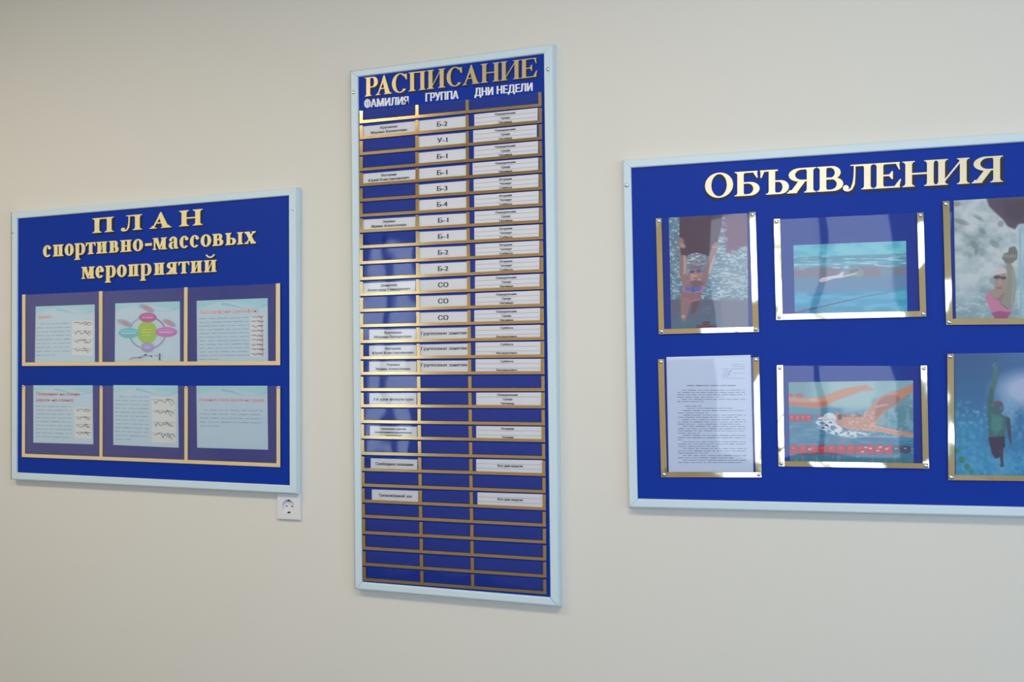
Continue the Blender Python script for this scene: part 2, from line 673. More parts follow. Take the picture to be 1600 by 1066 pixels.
# ------------------------------------------------------------------ boards
def board(name, outer, inner, label, gaps=(0.3, 0.3, 0.3, 0.3)):
    """outer, inner: pixel corners TL, TR, BR, BL of the frame's face edge and of its inner edge."""
    mid = bil(outer, .5, 1)
    root = empty(name, P(mid[0], mid[1], 0), label, 'notice board')
    q = [lerp(inner[i], outer[i], .3) for i in range(4)]
    plate('panel', q, 0.004, PD, M['blue'], root)
    prof = [(0.0, PD - .004), (0.0, FD - .003), (0.07, FD - .0004), (0.14, FD), (0.80, FD), (0.90, FD - .0012), (0.99, FD - .004), (1.12, 0.001)]
    O = [P(*p, FD) for p in outer]
    I = [P(*p, FD) for p in inner]
    for s in range(4):
        a, b = s, (s + 1) % 4
        V, Fs = [], []
        n = len(prof)
        for e_i, c in enumerate((a, b)):
            d = (I[b] - I[a]) / np.linalg.norm(I[b] - I[a])
            g = gaps[c] / 1000.0 * (1 if e_i == 0 else -1)
            for t, dep in prof:
                p = I[c] + (O[c] - I[c]) * t + d * g
                V.append((p[0], -dep, p[2]))
        for i in range(n - 1):
            Fs.append((i, i + 1, n + i + 1, n + i))
        Fs.append(tuple(range(n)))
        Fs.append(tuple(range(2 * n - 1, n - 1, -1)))
        me = mesh_obj('frame_strip', V, Fs, M['frame'], root)
    # dark ring behind the strips, seen in the mitre gaps
    q2 = [lerp(inner[i], outer[i], .93) for i in range(4)]
    ring = [[q[i], q[(i + 1) % 4], q2[(i + 1) % 4], q2[i]] for i in range(4)]
    V, Fs = extrude(ring, 0.002, FD - .006)
    mesh_obj('frame_backing', V, Fs, M['dark'], root)
    return root


def screw(x, y, r, d, parent, name='screw'):
    c = P(x, y, d)
    s = r / F_PX * (2.3)
    V, Fs = [], []
    n = 12
    rings = [(1.0, 0.0), (1.0, .25), (.8, .55), (.45, .75)]
    for rr, hh in rings:
        for i in range(n):
            t = 2 * math.pi * i / n
            V.append((c[0] + s * rr * math.cos(t), c[1] - hh * s * .8, c[2] + s * rr * math.sin(t)))
    for k in range(len(rings) - 1):
        for i in range(n):
            j = (i + 1) % n
            Fs.append((k * n + i, k * n + j, (k + 1) * n + j, (k + 1) * n + i))
    b = (len(rings) - 1) * n
    Fs.append(tuple(b + i for i in range(n)))
    o = mesh_obj(name, V, Fs, M['chrome'], parent, smooth=True)
    # cross slot
    w = s * .14
    V, Fs = [], []
    for (a, e_) in ((s * .5, w), (w, s * .5)):
        v, f = box_verts(c[0] - a, c[0] + a, c[1] - s * .63, c[1] - s * .58, c[2] - e_, c[2] + e_)
        k = len(V)
        V += v
        Fs += [tuple(i + k for i in q) for q in f]
    return o


def film(quad, d, bulge, mat, parent, nx=10, nz=8, name='clear_film'):
    V, Fs = [], []
    for j in range(nz + 1):
        for i in range(nx + 1):
            u, v = i / nx, j / nz
            b = bulge * (math.sin(math.pi * u) ** .8) * (0.35 + .65 * (1 - v) ** .7 * 1) * (1 if bulge else 0)
            x, y = bil(quad, u, v)
            V.append(P(x, y, d + b))
    for j in range(nz):
        for i in range(nx):
            a = j * (nx + 1) + i
            Fs.append((a, a + nx + 1, a + nx + 2, a + 1))
    return mesh_obj(name, V, Fs, mat, parent, smooth=True)


# ================================================================== board 1: the plan of sports events
B1 = board('notice_board', [(16.9, 331.2), (462, 292.6), (462, 772.5), (16.5, 750)], [(26.1, 341.7), (450.7, 305.5), (452, 759), (25.2, 738.7)],
           'blue board headed ПЛАН with six paper pockets, leftmost of the three')
for x, y in ((20.5, 363.5), (457.3, 327.3)):
    screw(x, y, 2.4, FD, B1)
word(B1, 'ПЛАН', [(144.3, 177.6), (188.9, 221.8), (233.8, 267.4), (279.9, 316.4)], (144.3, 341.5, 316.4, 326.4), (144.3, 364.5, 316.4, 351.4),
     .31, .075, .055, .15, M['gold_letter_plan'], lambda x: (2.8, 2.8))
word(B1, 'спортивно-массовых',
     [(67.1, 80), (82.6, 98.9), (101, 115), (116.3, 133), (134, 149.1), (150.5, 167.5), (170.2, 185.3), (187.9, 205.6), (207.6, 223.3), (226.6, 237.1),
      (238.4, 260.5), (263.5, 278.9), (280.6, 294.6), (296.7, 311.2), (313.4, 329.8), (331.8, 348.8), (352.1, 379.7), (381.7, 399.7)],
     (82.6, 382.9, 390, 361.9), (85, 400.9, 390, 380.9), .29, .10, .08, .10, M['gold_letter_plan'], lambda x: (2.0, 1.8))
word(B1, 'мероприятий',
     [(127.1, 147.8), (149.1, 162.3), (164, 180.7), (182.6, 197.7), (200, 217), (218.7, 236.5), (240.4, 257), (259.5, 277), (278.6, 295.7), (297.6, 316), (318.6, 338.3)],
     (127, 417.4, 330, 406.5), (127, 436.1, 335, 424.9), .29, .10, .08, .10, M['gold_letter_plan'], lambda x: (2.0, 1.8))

DC = PD + 0.0008     # back of a sheet in a pocket
DS = PD + 0.0011     # its face
DF = PD + 0.0032     # the clear film
DT0, DT1 = PD + 0.0001, PD + 0.0040


def pocket_row(root, quad, verticals, bottom, bulge, name='pocket_row', cells=None):
    """Clear film with gold tape: uprights and a tape along the foot."""
    f = film(quad, DF, bulge, M['film_plan'], root, 24, 8, name)
    for v in verticals:
        plate('gold_strip', v, DF + .0001 + bulge * 0, DT1 + .0003, M['gold_cream'], f)
    plate('gold_strip', bottom, DF + .0001, DT1, M['gold_cream'], f)
    return f


r1 = pocket_row(B1, [(34.5, 461), (437.6, 443.2), (437.7, 571), (34.5, 572)],
                [[(34.6, 460.4), (39.5, 460.2), (39.4, 571.8), (34.4, 571.8)], [(154.6, 455.2), (160, 455), (159.6, 571.5), (154.6, 571.5)],
                 [(287.6, 449.1), (293, 448.9), (292.6, 571.3), (287.2, 571.3)], [(431, 443), (437.6, 442.7), (437.7, 570.8), (430.9, 570.8)]],
                [(34.5, 566.6), (437.7, 564.2), (437.8, 570.7), (34.5, 572)], 0.0)
r2 = pocket_row(B1, [(34, 602.5), (437.8, 603.5), (437.7, 730.2), (34, 714.2)],
                [[(34.6, 603), (39.2, 603), (38.8, 714.2), (34, 714.2)], [(155.8, 604), (160.2, 604), (160, 718.2), (155.4, 718)],
                 [(288, 604.6), (293.2, 604.6), (293, 724), (288, 723.8)], [(432, 604), (437.7, 604), (437.8, 730.2), (432, 730)]],
                [(34, 709), (437.8, 724.4), (437.8, 730.3), (34, 714.3)], 0.0)
for x, y in ((36.2, 603.2), (157.8, 604.2), (290.8, 605), (435.4, 605)):
    screw(x, y, 2.3, DT1 + .0003, B1)


def sheet(name, quad, label, cat, mat, group=None, d0=DC, d1=DS):
    """A sheet of paper: one top-level object standing on its foot."""
    mid = bil(quad, .5, 1)
    o = plate(name, quad, d0, d1, mat, origin=P(mid[0], mid[1], d0))
    return tag(o, label, cat, group)


M['page'] = new_mat('pale_blue_page', (202, 232, 255), 0.6)
TEAL = (130, 192, 214)
rng = random.Random(7)


def page(quad, label, rows, title=None, boxes_=None, body=(126, 150, 178)):
    o = sheet('printed_page', quad, label, 'paper', M['page'], 'swimming style pages in the ПЛАН board')
    pr = Print(DS + 0.00004)
    pr.gain = 1.4

    def q(u, v):
        return bil(quad, u, v)
    # the wave band along the head of the page
    n = 18
    top, low = [], []
    for i in range(n + 1):
        u = i / n
        top.append(q(u, 0.002))
        low.append(q(u, .075 + .045 * math.cos(2 * math.pi * (u * 1.05 + .05)) * (1.2 if u < .3 else 1)))
    pr.band(top, low, (150, 200, 220))
    a, b = [], []
    for i in range(n + 1):
        u = .35 + .65 * i / n
        a.append(q(u, .10 - .06 * math.cos(2 * math.pi * (i / n * .8)) * .9))
        b.append(q(u, .125 - .035 * math.cos(2 * math.pi * (i / n * .8))))
    pr.band(a, b, TEAL)
    if title:
        for (t, u0, u1, v, h) in title:
            p0, p1 = q(u0, v), q(u1, v)
            pr.text(t, (p0[0] + p1[0]) / 2, (p0[1] + p1[1]) / 2, p1[0] - p0[0], h, (p1[1] - p0[1]) / (p1[0] - p0[0]), TITLE)
    pr.lines(rows, q, body, rng, 1.0, (.05, .16), .022)
    for (u0, v0, u1, v1, nf, dark) in boxes_ or []:
        pr.poly([q(u0, v0), q(u1, v0), q(u1, v1), q(u0, v1)], (198, 208, 232))
        for k in range(nf):
            vb = v0 + (v1 - v0) * (k + .22) / nf
            hh = (v1 - v0) / nf
            pr.stroke([q(u0 + .01, vb), q(u1 - .01, vb)], .35, dark, False)
            x = u0 + (u1 - u0) * .12
            y = vb + hh * .1
            pts = [q(x, y)]
            while x < u1 - (u1 - u0) * .12:
                x += (u1 - u0) * rng.uniform(.05, .12)
                y = vb + hh * rng.uniform(-.08, .38)
                pts.append(q(x, y))
            pr.stroke(pts, .8, dark, False)
            pts2 = [q(x - (u1 - u0) * .3, vb - hh * .12), q(x - (u1 - u0) * .2, vb + hh * .25), q(x - (u1 - u0) * .1, vb + hh * rng.uniform(.3, .6))]
            pr.stroke(pts2, .8, dark)
            c = q(x - (u1 - u0) * .32, vb)
            pr.ell(c[0], c[1], 1.0, .8, dark, 8)
    return o, pr, q


TITLE = (208, 132, 122)
DK = (92, 84, 128)
o, pr, q = page([(55.7, 479), (148, 475.8), (148.2, 568), (54.4, 568.4)], 'pale blue page titled Брасс, upper left pocket of the ПЛАН board',
                [(.08 if i == 0 else .02, .59 if i < 8 else .36, .31 + .068 * i) for i in range(9)], [('Брасс', .05, .27, .185, 4.6)],
                [(.62, .27, .965, .86, 4, DK)])
pr.build('printed_text', o)
TITLE = (216, 150, 138)
# the diagram page
quad2 = [(180, 474.1), (281.1, 470.9), (281.3, 568.6), (179.2, 568.6)]
o, pr, q = page(quad2, 'pale blue page with a diagram of coloured ovals round a green circle', [])


def c2(x, y):           # from the crop of this page that was measured
    return (150 + x / 7.613, 440 + y / 7.613)


def arc(cx, cy, rx, ry, a0, a1, w, rgb):
    pts = []
    for i in range(13):
        t = math.radians(a0 + (a1 - a0) * i / 12)
        pts.append(c2(cx + rx * math.cos(t), cy + ry * math.sin(t)))
    pr.stroke(pts, w, rgb)


arc(612, 610, 215, 190, 195, 245, 2.2, (128, 172, 190))
arc(612, 610, 215, 190, 295, 345, 2.2, (150, 110, 165))
arc(612, 610, 215, 190, 15, 68, 2.2, (140, 140, 190))
arc(612, 610, 215, 190, 112, 162, 2.2, (120, 150, 180))
oct_ = []
for i in range(16):
    t = math.radians(i * 22.5 + 11)
    oct_.append(c2(608 + 122 * math.cos(t), 605 + 138 * math.sin(t)))
pr.poly(oct_, (146, 186, 92))
for (cx, cy, rx, ry, rgb) in ((615, 428, 106, 58, (168, 92, 160)), (392, 613, 126, 62, (96, 178, 196)), (835, 602, 132, 60, (176, 116, 184)), (612, 785, 80, 60, (150, 146, 196))):
    x, y = c2(cx, cy)
    pr.ell(x, y, rx / 7.613, ry / 7.613, rgb, 26)
    x, y = c2(cx, cy - ry * .25)
    pr.ell(x, y, rx * .8 / 7.613, ry * .5 / 7.613, tuple(min(255, int(v + 10)) for v in rgb), 20)
for (cx, cy, w_) in ((615, 430, 130), (392, 615, 160), (835, 605, 165), (612, 788, 60)):
    pr.lines([(cx - w_ / 2, cx + w_ / 2, cy)], c2, (214, 206, 226), rng, 1.2, (28, 50), 6)
for cy in (572, 605, 640):
    pr.lines([(545, 668, cy)], c2, (196, 210, 110), rng, 1.2, (40, 70), 6)
for (cx, cy, rx, ry, an) in ((605, 318, 92, 34, .45), (345, 495, 98, 34, .35), (872, 492, 84, 32, .45)):
    x, y = c2(cx, cy)
    pr.ell(x, y, rx / 7.613, ry / 7.613, (140, 166, 190), 18, an)
    x, y = c2(cx + rx * .3, cy + ry * .5)
    pr.ell(x, y, rx * .55 / 7.613, ry * .6 / 7.613, (156, 150, 182), 14, an)
    x, y = c2(cx - 5, cy - 10)
    pr.ell(x, y, 5.2, 1.8, (196, 130, 138), 12, an * .4)
pr.stroke([c2(395, 930), c2(430, 908), c2(520, 902), c2(575, 880), c2(620, 882), c2(665, 888)], .8, DK)
pr.stroke([c2(440, 915), c2(540, 915), c2(575, 898), c2(600, 885)], .7, (200, 170, 180))
for (cx, cy) in ((588, 870), (522, 905), (660, 888)):
    x, y = c2(cx, cy)
    pr.ell(x, y, 1.6, 1.3, (70, 60, 90), 8)
pr.stroke([c2(700, 880), c2(760, 885)], .6, DK)
pr.stroke([c2(755, 855), c2(760, 885), c2(752, 925), c2(765, 935)], 1.8, (84, 76, 108))
pr.build('printed_diagram', o)

o, pr, q = page([(307.1, 470.1), (418.3, 465.9), (419, 567.6), (308, 568.2)], 'pale blue page titled Баттерфляй (дельфин) in an upper right pocket',
                [(.03, .73 if i < 11 else .3, .29 + .0585 * i) for i in range(12)], [('Баттерфляй (дельфин)', .05, .865, .185, 5.0)],
                [(.75, .26, .96, .905, 9, (128, 92, 150))])
p0, p1 = q(.915, .27), q(.925, .89)
pr.stroke([p0, p1], .6, (120, 86, 140))
pr.build('printed_text', o)
TITLE = (176, 84, 116)
o, pr, q = page([(52, 602.3), (144.8, 602.3), (145.8, 694.5), (52, 691.8)], 'pale blue page with red two-line title Плавание на спине, lower left pocket',
                [(.04, .64 if i != 8 else .62, .365 + .066 * i) for i in range(9)],
                [('Плавание на спине', .05, .78, .148, 4.8), ('(кроль на спине)', .05, .665, .252, 4.6)], [(.69, .38, .975, .90, 4, DK)])
pr.build('printed_text', o)
o, pr, q = page([(177, 602), (278, 602.7), (279.2, 699.9), (177, 695.4)], 'untitled pale blue page with four black swimmer sketches, lower middle pocket',
                [(.09 if i == 0 else .03, .54 if i < 11 else .27, .19 + .0645 * i) for i in range(12)], None, [(.59, .19, .96, .93, 4, (74, 70, 104))])
pr.build('printed_text', o)
TITLE = (206, 134, 140)
o, pr, q = page([(306.8, 603.1), (417.7, 603.1), (419, 703), (308, 699.8)], 'pale blue page titled Вольный стиль, its lower half blank',
                [(.10 if i == 0 else .04, .93 if i < 4 else .31, .39 + .064 * i) for i in range(5)], [('Вольный стиль (кроль на груди)', .04, .95, .222, 4.6)])
pr.build('printed_text', o)

# ================================================================== board 2: the timetable
B2 = board('notice_board', [(546.4, 111), (863.2, 68), (873.2, 948.9), (553.8, 921.3)], [(558.9, 119.7), (849.3, 83.2), (859.7, 934.4), (565.2, 910.1)],
           'tall narrow blue timetable board headed РАСПИСАНИЕ between the two wide boards', (0.35, 0.35, 1.1, 0.5))
for x, y in ((552.5, 144.6), (856.4, 108.4)):
    screw(x, y, 3.3, FD, B2)
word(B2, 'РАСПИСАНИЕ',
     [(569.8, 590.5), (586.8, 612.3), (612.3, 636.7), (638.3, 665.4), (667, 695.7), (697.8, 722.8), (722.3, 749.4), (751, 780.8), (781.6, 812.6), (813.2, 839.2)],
     (569.8, 121.4, 836, 90.3), (575, 150.3, 818, 122.2), .205, .05, .032, .085, M['gold_letter_dim'], lambda x: (2.6, 2.2))


def heading(txt, x0, x1, yt0, yt1, yb0, yb1):
    pr = Print(PD + .0003)
    vs, fs, a, b = text_polys(txt, 0.0)
    pts = []
    for x, y in vs:
        u = (x - a) / (b - a)
        v = y / .73
        pts.append((x0 + (x1 - x0) * u, (yt0 + (yt1 - yt0) * u) * v + (yb0 + (yb1 - yb0) * u) * (1 - v)))
    for dx in (-.75, -.4, 0, .4, .75):
        pr.add([(x + dx, y) for x, y in pts], fs, (232, 238, 250))
        pr.up(.5)
    tag(pr.build('heading', B2), 'white column heading ' + txt)


heading('ФАМИЛИЯ', 569.8, 637.8, 155.6, 150.3, 168.4, 162.6)
heading('ГРУППА', 665.4, 715.9, 145.5, 141.3, 158.8, 154)
heading('ДНИ', 742, 770.1, 137.4, 135.7, 150.4, 148.2)
heading('НЕДЕЛИ', 776.7, 831.6, 134.4, 129.1, 146.9, 141.8)

SL = [190.6, 215.3, 240.1, 264.9, 288.9, 312.6, 336.6, 361.2, 385.8, 410.7, 435.8, 460.3, 485.1, 509.3, 534.2, 559, 583.8, 609.2, 634.2, 658.7, 683.4, 708.7, 733.5,
      758.3, 782.8, 806.9, 831.9, 856.7, 881.3, 905.7]
SR = [163.6, 189.4, 215.3, 241.2, 267.4, 293.6, 319.7, 345.9, 371.5, 397.4, 423.2, 449.6, 477, 503, 529, 556, 582.8, 608.9, 635.7, 662.5, 689, 715.2, 741.8,
      768.4, 795, 821, 847.4, 874.0, 900.4, 926.2]


def sy(k, x):
    if k < 0:
        return sy(0, x) - 22
    return SL[k] + (SR[k] - SL[k]) * (x - 566) / (847 - 566)


def vx(c, y):
    tab = [(564.3, 564.7, 569.6), (651.5, 653.0, 659.5), (730.2, 732.8, 738.7), (844.2, 847.3, 851.5)][c]
    ys = (200., 490., 920.)
    L = 0
    for i in range(3):
        w = tab[i]
        for j in range(3):
            if j != i:
                w *= (y - ys[j]) / (ys[i] - ys[j])
        L += w
    return L


rg = random.Random(3)
for k in range(30):
    xa, xb = vx(0, SL[k]) - 2.4, vx(3, SR[k]) + 2.6
    if k == 0:
        qd = [(xa, 173.6), (xb, 143.6), (xb, sy(0, xb) + 2), (xa, sy(0, xa) + 2)]
    else:
        qd = [(xa, sy(k - 1, xa) + 4.4), (xb, sy(k - 1, xb) + 4.4), (xb, sy(k, xb) + 2), (xa, sy(k, xa) + 2)]
    fm = film(qd, DF, 0.0, M['film_small'], B2, 24, 3, 'pocket_row')
    # each film is creased and tilted a little on its own
    ph, am = rg.uniform(0, 6), rg.uniform(.0002, .0006)
    for v in fm.data.vertices:
        v.co.y += am * math.sin(9 * v.co.x + ph) * .6
    for c in range(4):
        x = vx(c, sy(k, 700))
        w = 2.5
        yt = (sy(k - 1, x) + rg.uniform(4.3, 5.2)) if k else (173.6 - 30 * (x - 562) / 285)
        yb = sy(k, x) + 1.8
        xt = vx(c, yt) + rg.uniform(-.3, .3)
        plate('gold_strip', [(xt - w, yt), (xt + w, yt), (x + w, yb), (x - w, yb)], DF + .0001, DT1 + .0002, M['gold_tape'], fm)
    j0, j1 = rg.uniform(-.3, .3), rg.uniform(-.3, .3)
    plate('gold_strip', [(xa, sy(k, xa) - 2.3 + j0), (xb, sy(k, xb) - 2.3 + j1), (xb, sy(k, xb) + 2.3 + j1), (xa, sy(k, xa) + 2.3 + j0)], DF + .0001, DT1, M['gold_tape'], fm)

INK = (44, 46, 76)


def card(k, x0, x1, off, lines_, label, group, ruled=0):
    tilt = rg.uniform(-.35, .35)
    q = [(x0, sy(k - 1, x0) + off + tilt), (x1, sy(k - 1, x1) + off - tilt), (x1 - .1, sy(k, x1) - 1.2), (x0 + .1, sy(k, x0) - 1.2)]
    o = sheet('paper_card', q, label, 'card', M['paper'], group)
    pr = Print(DS + .00005)
    sl = (sy(k, x1) + sy(k - 1, x1) - sy(k, x0) - sy(k - 1, x0)) / 2 / (x1 - x0)
    for r in range(ruled):
        v = (r + 1) / (ruled + 1) * 1.02
        v = (.34, .69)[r]
        a, b = bil(q, .015, v), bil(q, .985, v)
        pr.stroke([a, lerp(a, b, .5), b], .45, (138, 132, 152), False)
    pr.up()
    for (t, cx, dy, w, h) in lines_:
        ytop = q[0][1] + (q[1][1] - q[0][1]) * (cx - x0) / (x1 - x0)
        pr.text(t, cx, ytop + dy, w, h, sl, INK, 0, (-.45, -.15, .15, .45) if h > 6 else (-.28, 0, .28))
    pr.build('printed_text', o)
    return o


PSP = ('Понедельник', 'Среда', 'Пятница')
VCS = ('Вторник', 'Четверг', 'Суббота')
SV = ('Суббота', '', 'Воскресенье')
WD = {'Понедельник': 32, 'Среда': 14, 'Пятница': 20, 'Вторник': 20, 'Четверг': 18.5, 'Суббота': 19.5, 'Воскресенье': 32}
GN = 'white name cards in the timetable\'s left column'
GM = 'white group cards in the timetable\'s middle column'
GD = 'white weekday cards in the timetable\'s right column'
names = {1: ('Крупнова', 26, 'Марина Валерьевна', 56), 4: ('Вегерин', 23, 'Юрий Константинович', 63), 7: ('Зорина', 19, 'Ирина Алексеевна', 54),
         11: ('Домрачев', 25, 'Александр Геннадиевич', 66), 14: ('Крупнова', 26, 'Марина Валерьевна', 58), 15: ('Вегерин', 24, 'Юрий Константинович', 64),
         16: ('Зорина', 20, 'Ирина Алексеевна', 53)}
ORD = ['topmost', 'second from the top', 'third from the top', 'fourth from the top', 'fifth from the top', 'sixth from the top', 'seventh from the top', 'eighth from the top',
       'ninth from the top', 'tenth from the top', 'eleventh from the top', 'twelfth from the top', 'thirteenth from the top', 'fourth from the bottom', 'third from the bottom']
nlab = {k: 'white two-line name card, ' + ORD[i] + ' in the left column' for i, k in enumerate(names)}
for k, (a, wa, b, wb) in names.items():
    x0, x1 = (567, 649.2) if k < 14 else (576.8, 650.6)
    cx = 607.5 if k < 14 else 614
    card(k, x0, x1, 7.0 if k < 14 else 6.6, [(a, cx, 4.7, wa, 3.9), (b, cx, 11.3, wb, 3.9)], nlab[k], GN)
card(18, 577.2, 651, 5.4, [('3-й урок физкультуры', 614.5, 9.4, 62, 4.4)], 'white card reading 3-й урок физкультуры in the left column', GN)
card(20, 578, 651.6, 7.0, [('Групповые занятия', 614.5, 4.0, 39, 2.9), ('воспитанников дошкольных', 614.5, 9.4, 57, 2.9), ('учреждений', 614.5, 14.6, 25, 2.9)],
     'white card with three lines of small print in the left column', GN)
card(22, 579.2, 652, 7.4, [('Свободное плавание', 616.5, 8.2, 59, 4.4)], 'white card reading Свободное плавание in the left column', GN)
card(24, 581, 653.6, 6.0, [('Тренажёрный зал', 617.5, 8.6, 52, 4.4)], 'white card reading Тренажёрный зал, lowest in the left column', GN)
mids = {1: 'Б-2', 2: 'У-1', 3: 'Б-1', 4: 'Б-1', 5: 'Б-3', 6: 'Б-4', 7: 'Б-1', 8: 'Б-1', 9: 'Б-2', 10: 'Б-2', 11: 'СО', 12: 'СО', 13: 'СО'}
mlab = {k: 'white card reading ' + t + ', ' + ORD[k - 1] + ' in the middle column' for k, t in mids.items()}
for k, t in mids.items():
    xa = vx(1, sy(k, 690)) + 2.3
    xb = vx(2, sy(k, 690)) - 2.2
    card(k, xa, xb, 6.4, [(t, 691 + (1.5 if k > 6 else 0), 8.6, 15.6, 7.6)], mlab[k], GM)
for k, l in ((14, 'topmost'), (15, 'middle one'), (16, 'lowest')):
    xa = vx(1, sy(k, 690)) + 2.3
    xb = vx(2, sy(k, 690)) - 2.2
    card(k, xa, xb, 6.0, [('Групповые занятия', (xa + xb) / 2, 8.2 if k == 14 else 6.6, 71, 5.0)], 'white card with the long words Групповые занятия, ' + l + ' of three', GM)
days = {1: PSP, 2: PSP, 3: PSP, 4: PSP, 5: VCS, 6: VCS, 7: PSP, 8: VCS, 9: VCS, 10: VCS, 11: PSP, 12: PSP, 13: PSP, 14: SV, 15: SV, 16: SV, 18: PSP, 20: ('Вторник', '', 'Четверг')}
dlab = {k: 'ruled card listing ' + ', '.join(d) + ', ' + ORD[k - 1] + ' in the right column' for k, d in days.items() if k < 14}
for k, l in ((14, 'topmost'), (15, 'middle one'), (16, 'lowest')):
    dlab[k] = 'ruled card with only Суббота and Воскресенье, ' + l + ' of three'
dlab[18] = 'weekday card with a single rule, between empty rows in the right column'
dlab[20] = 'ruled card listing only Вторник and Четверг in the right column'
x0s = {1: 741, 2: 739.3, 3: 740.6, 4: 738.4, 5: 740, 6: 741, 7: 741.4, 8: 741, 9: 742.6, 10: 742.6, 11: 742, 12: 742.6, 13: 741, 14: 742.6, 15: 742.8, 16: 743, 18: 744, 20: 744}
for k, d in days.items():
    cx = 789.5 + (k - 1) * .16 + (1 if k > 16 else 0)
    x1 = 840.2 + (k - 1) * .33 if k != 2 else 838.8
    x1 = min(x1, 847.2)
    ls = [(t, cx, 3.6 + 6.7 * i, WD[t], 3.3) for i, t in enumerate(d) if t]
    card(k, x0s[k], x1, 4.6, ls, dlab[k], GD, 1 if k == 18 else 2)
for k, l in ((22, 'ruled card reading Все дни недели, the upper of two'), (24, 'ruled card reading Все дни недели, the lower of two')):
    card(k, 744 if k == 22 else 746, 848, 4.6, [('Все дни недели', 797, 9.6, 39, 3.6)], l, GD, 2)

# ================================================================== board 3: announcements


def ext(p, x):
    """Continue a frame line to x."""
    (x0, y0), (x1, y1) = p
    return (x, y0 + (y1 - y0) * (x - x0) / (x1 - x0))


B3 = board('notice_board',
           [(972.4, 249.8), ext([(972.4, 249.8), (1600, 205.8)], 1714), ext([(982.3, 793.8), (1600, 809)], 1716), (982.3, 793.8)],
           [(985.9, 262.1), ext([(985.9, 262.1), (1600, 221.2)], 1698), ext([(996.2, 779.9), (1600, 792.9)], 1700), (996.2, 779.9)],
           'blue board headed ОБЪЯВЛЕНИЯ with swimming photographs, cut by the right edge')
screw(979.3, 289.6, 3.4, FD, B3)
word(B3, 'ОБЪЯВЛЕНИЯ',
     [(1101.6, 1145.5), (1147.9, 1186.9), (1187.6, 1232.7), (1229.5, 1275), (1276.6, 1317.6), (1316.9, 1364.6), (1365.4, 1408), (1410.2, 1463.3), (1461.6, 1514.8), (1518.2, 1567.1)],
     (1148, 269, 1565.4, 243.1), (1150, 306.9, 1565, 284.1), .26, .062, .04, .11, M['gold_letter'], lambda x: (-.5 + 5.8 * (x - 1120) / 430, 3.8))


def picture_pocket(outer, wl, wr, wb, label=None):
    """A clear pocket with mirror-gold tape on three sides and a screw in each corner."""
    tl, tr, br, bl = outer
    f = film([(tl[0] + wl * .5, tl[1] + .6), (tr[0] - wr * .5, tr[1] + .6), (br[0] - wr * .5, br[1] - .8), (bl[0] + wl * .5, bl[1] - .8)], DF, 0.0024, M['film'], B3, 20, 20, 'picture_pocket')
    L = [tl, (tl[0] + wl, tl[1] - wl * .03), (bl[0] + wl, bl[1]), bl]
    Rr = [(tr[0] - wr, tr[1] + wr * .03), tr, br, (br[0] - wr, br[1])]
    Bt = [(bl[0] + wl * .2, bl[1] - wb), (br[0] - wr * .2, br[1] - wb), br, bl]
    for nm, qd, dd in (('l', L, 0), ('r', Rr, 0), ('b', Bt, -.0004)):
        n = 40
        # taped foil is never quite flat: a gentle waviness along its length
        A, B_, C_, D_ = (qd[0], qd[3], qd[2], qd[1]) if nm != 'b' else (qd[3], qd[2], qd[1], qd[0])
        ph = rg.uniform(0, 6)
        V, Fs = [], []
        for i in range(n + 1):
            t = i / n
            for k in range(4):
                p = lerp(lerp(A, B_, t), lerp(D_, C_, t), k / 3)
                wv = .0007 * math.sin(4 * t + ph) + .00022 * math.sin(11 * t + ph * 2 + k * .4) + .0002 * (k - 1.5) * math.sin(5 * t + ph * 3)
                V.append(P(p[0], p[1], DT1 + .0012 + dd + wv))
        for i in range(n):
            for k in range(3):
                a = 4 * i + k
                Fs.append((a, a + 4, a + 5, a + 1))
        nf = len(Fs)
        rim = [4 * i for i in range(n + 1)] + [4 * n + 1, 4 * n + 2] + [4 * i + 3 for i in range(n, -1, -1)] + [2, 1]
        m = len(V)
        V += [V[r_] for r_ in rim]
        V += [np.array([V[r_][0], V[r_][1] + .0006, V[r_][2]]) for r_ in rim]
        R_ = len(rim)
        for i in range(R_):
            j_ = (i + 1) % R_
            Fs.append((m + j_, m + i, m + R_ + i, m + R_ + j_))
        o_ = mesh_obj('gold_strip', V, Fs, M['gold_mirror'], f)
        for pi in range(nf):
            o_.data.polygons[pi].use_smooth = True
    for c, (sx, s2) in zip(outer, ((1, 1), (-1, 1), (-1, -1), (1, -1))):
        screw(c[0] + sx * 4.6, c[1] + s2 * 4.2, 2.9, DT1 + .0018, f)
    return f


picture_pocket([(1024.8, 341.3), (1180.4, 331.2), (1185.9, 518.5), (1029.3, 522.3)], 8.6, 9.4, 7.8)
picture_pocket([(1208.9, 342.3), (1442.8, 332.1), (1447.4, 494.7), (1212.8, 500)], 10.0, 9.8, 8.8)
picture_pocket([(1473.1, 314.4), (1648, 303.8), (1652, 506.5), (1478.4, 507.7)], 10.4, 10.4, 9.4)
picture_pocket([(1028.1, 561.5), (1186, 558.1), (1190, 746), (1033.2, 746)], 9.2, 9.2, 7.6)
picture_pocket([(1213.8, 571), (1448.2, 571.5), (1451.6, 732.5), (1216.4, 728.8)], 9.4, 9.4, 8.2)
picture_pocket([(1480.1, 553.1), (1654, 550.6), (1656, 752.6), (1481.8, 750.4)], 10.2, 10.4, 8.2)

# the typed document
dq = [(1041.2, 558.1), (1172.9, 554.7), (1177.3, 738), (1044.9, 738)]
doc = sheet('document', dq, 'white typed A4 document with a signature in the lower left pocket', 'document', M['doc'])
pr = Print(DS + .00004)


def cD(x, y):
    return (1010 + x / 4.959, 545 + y / 4.959)


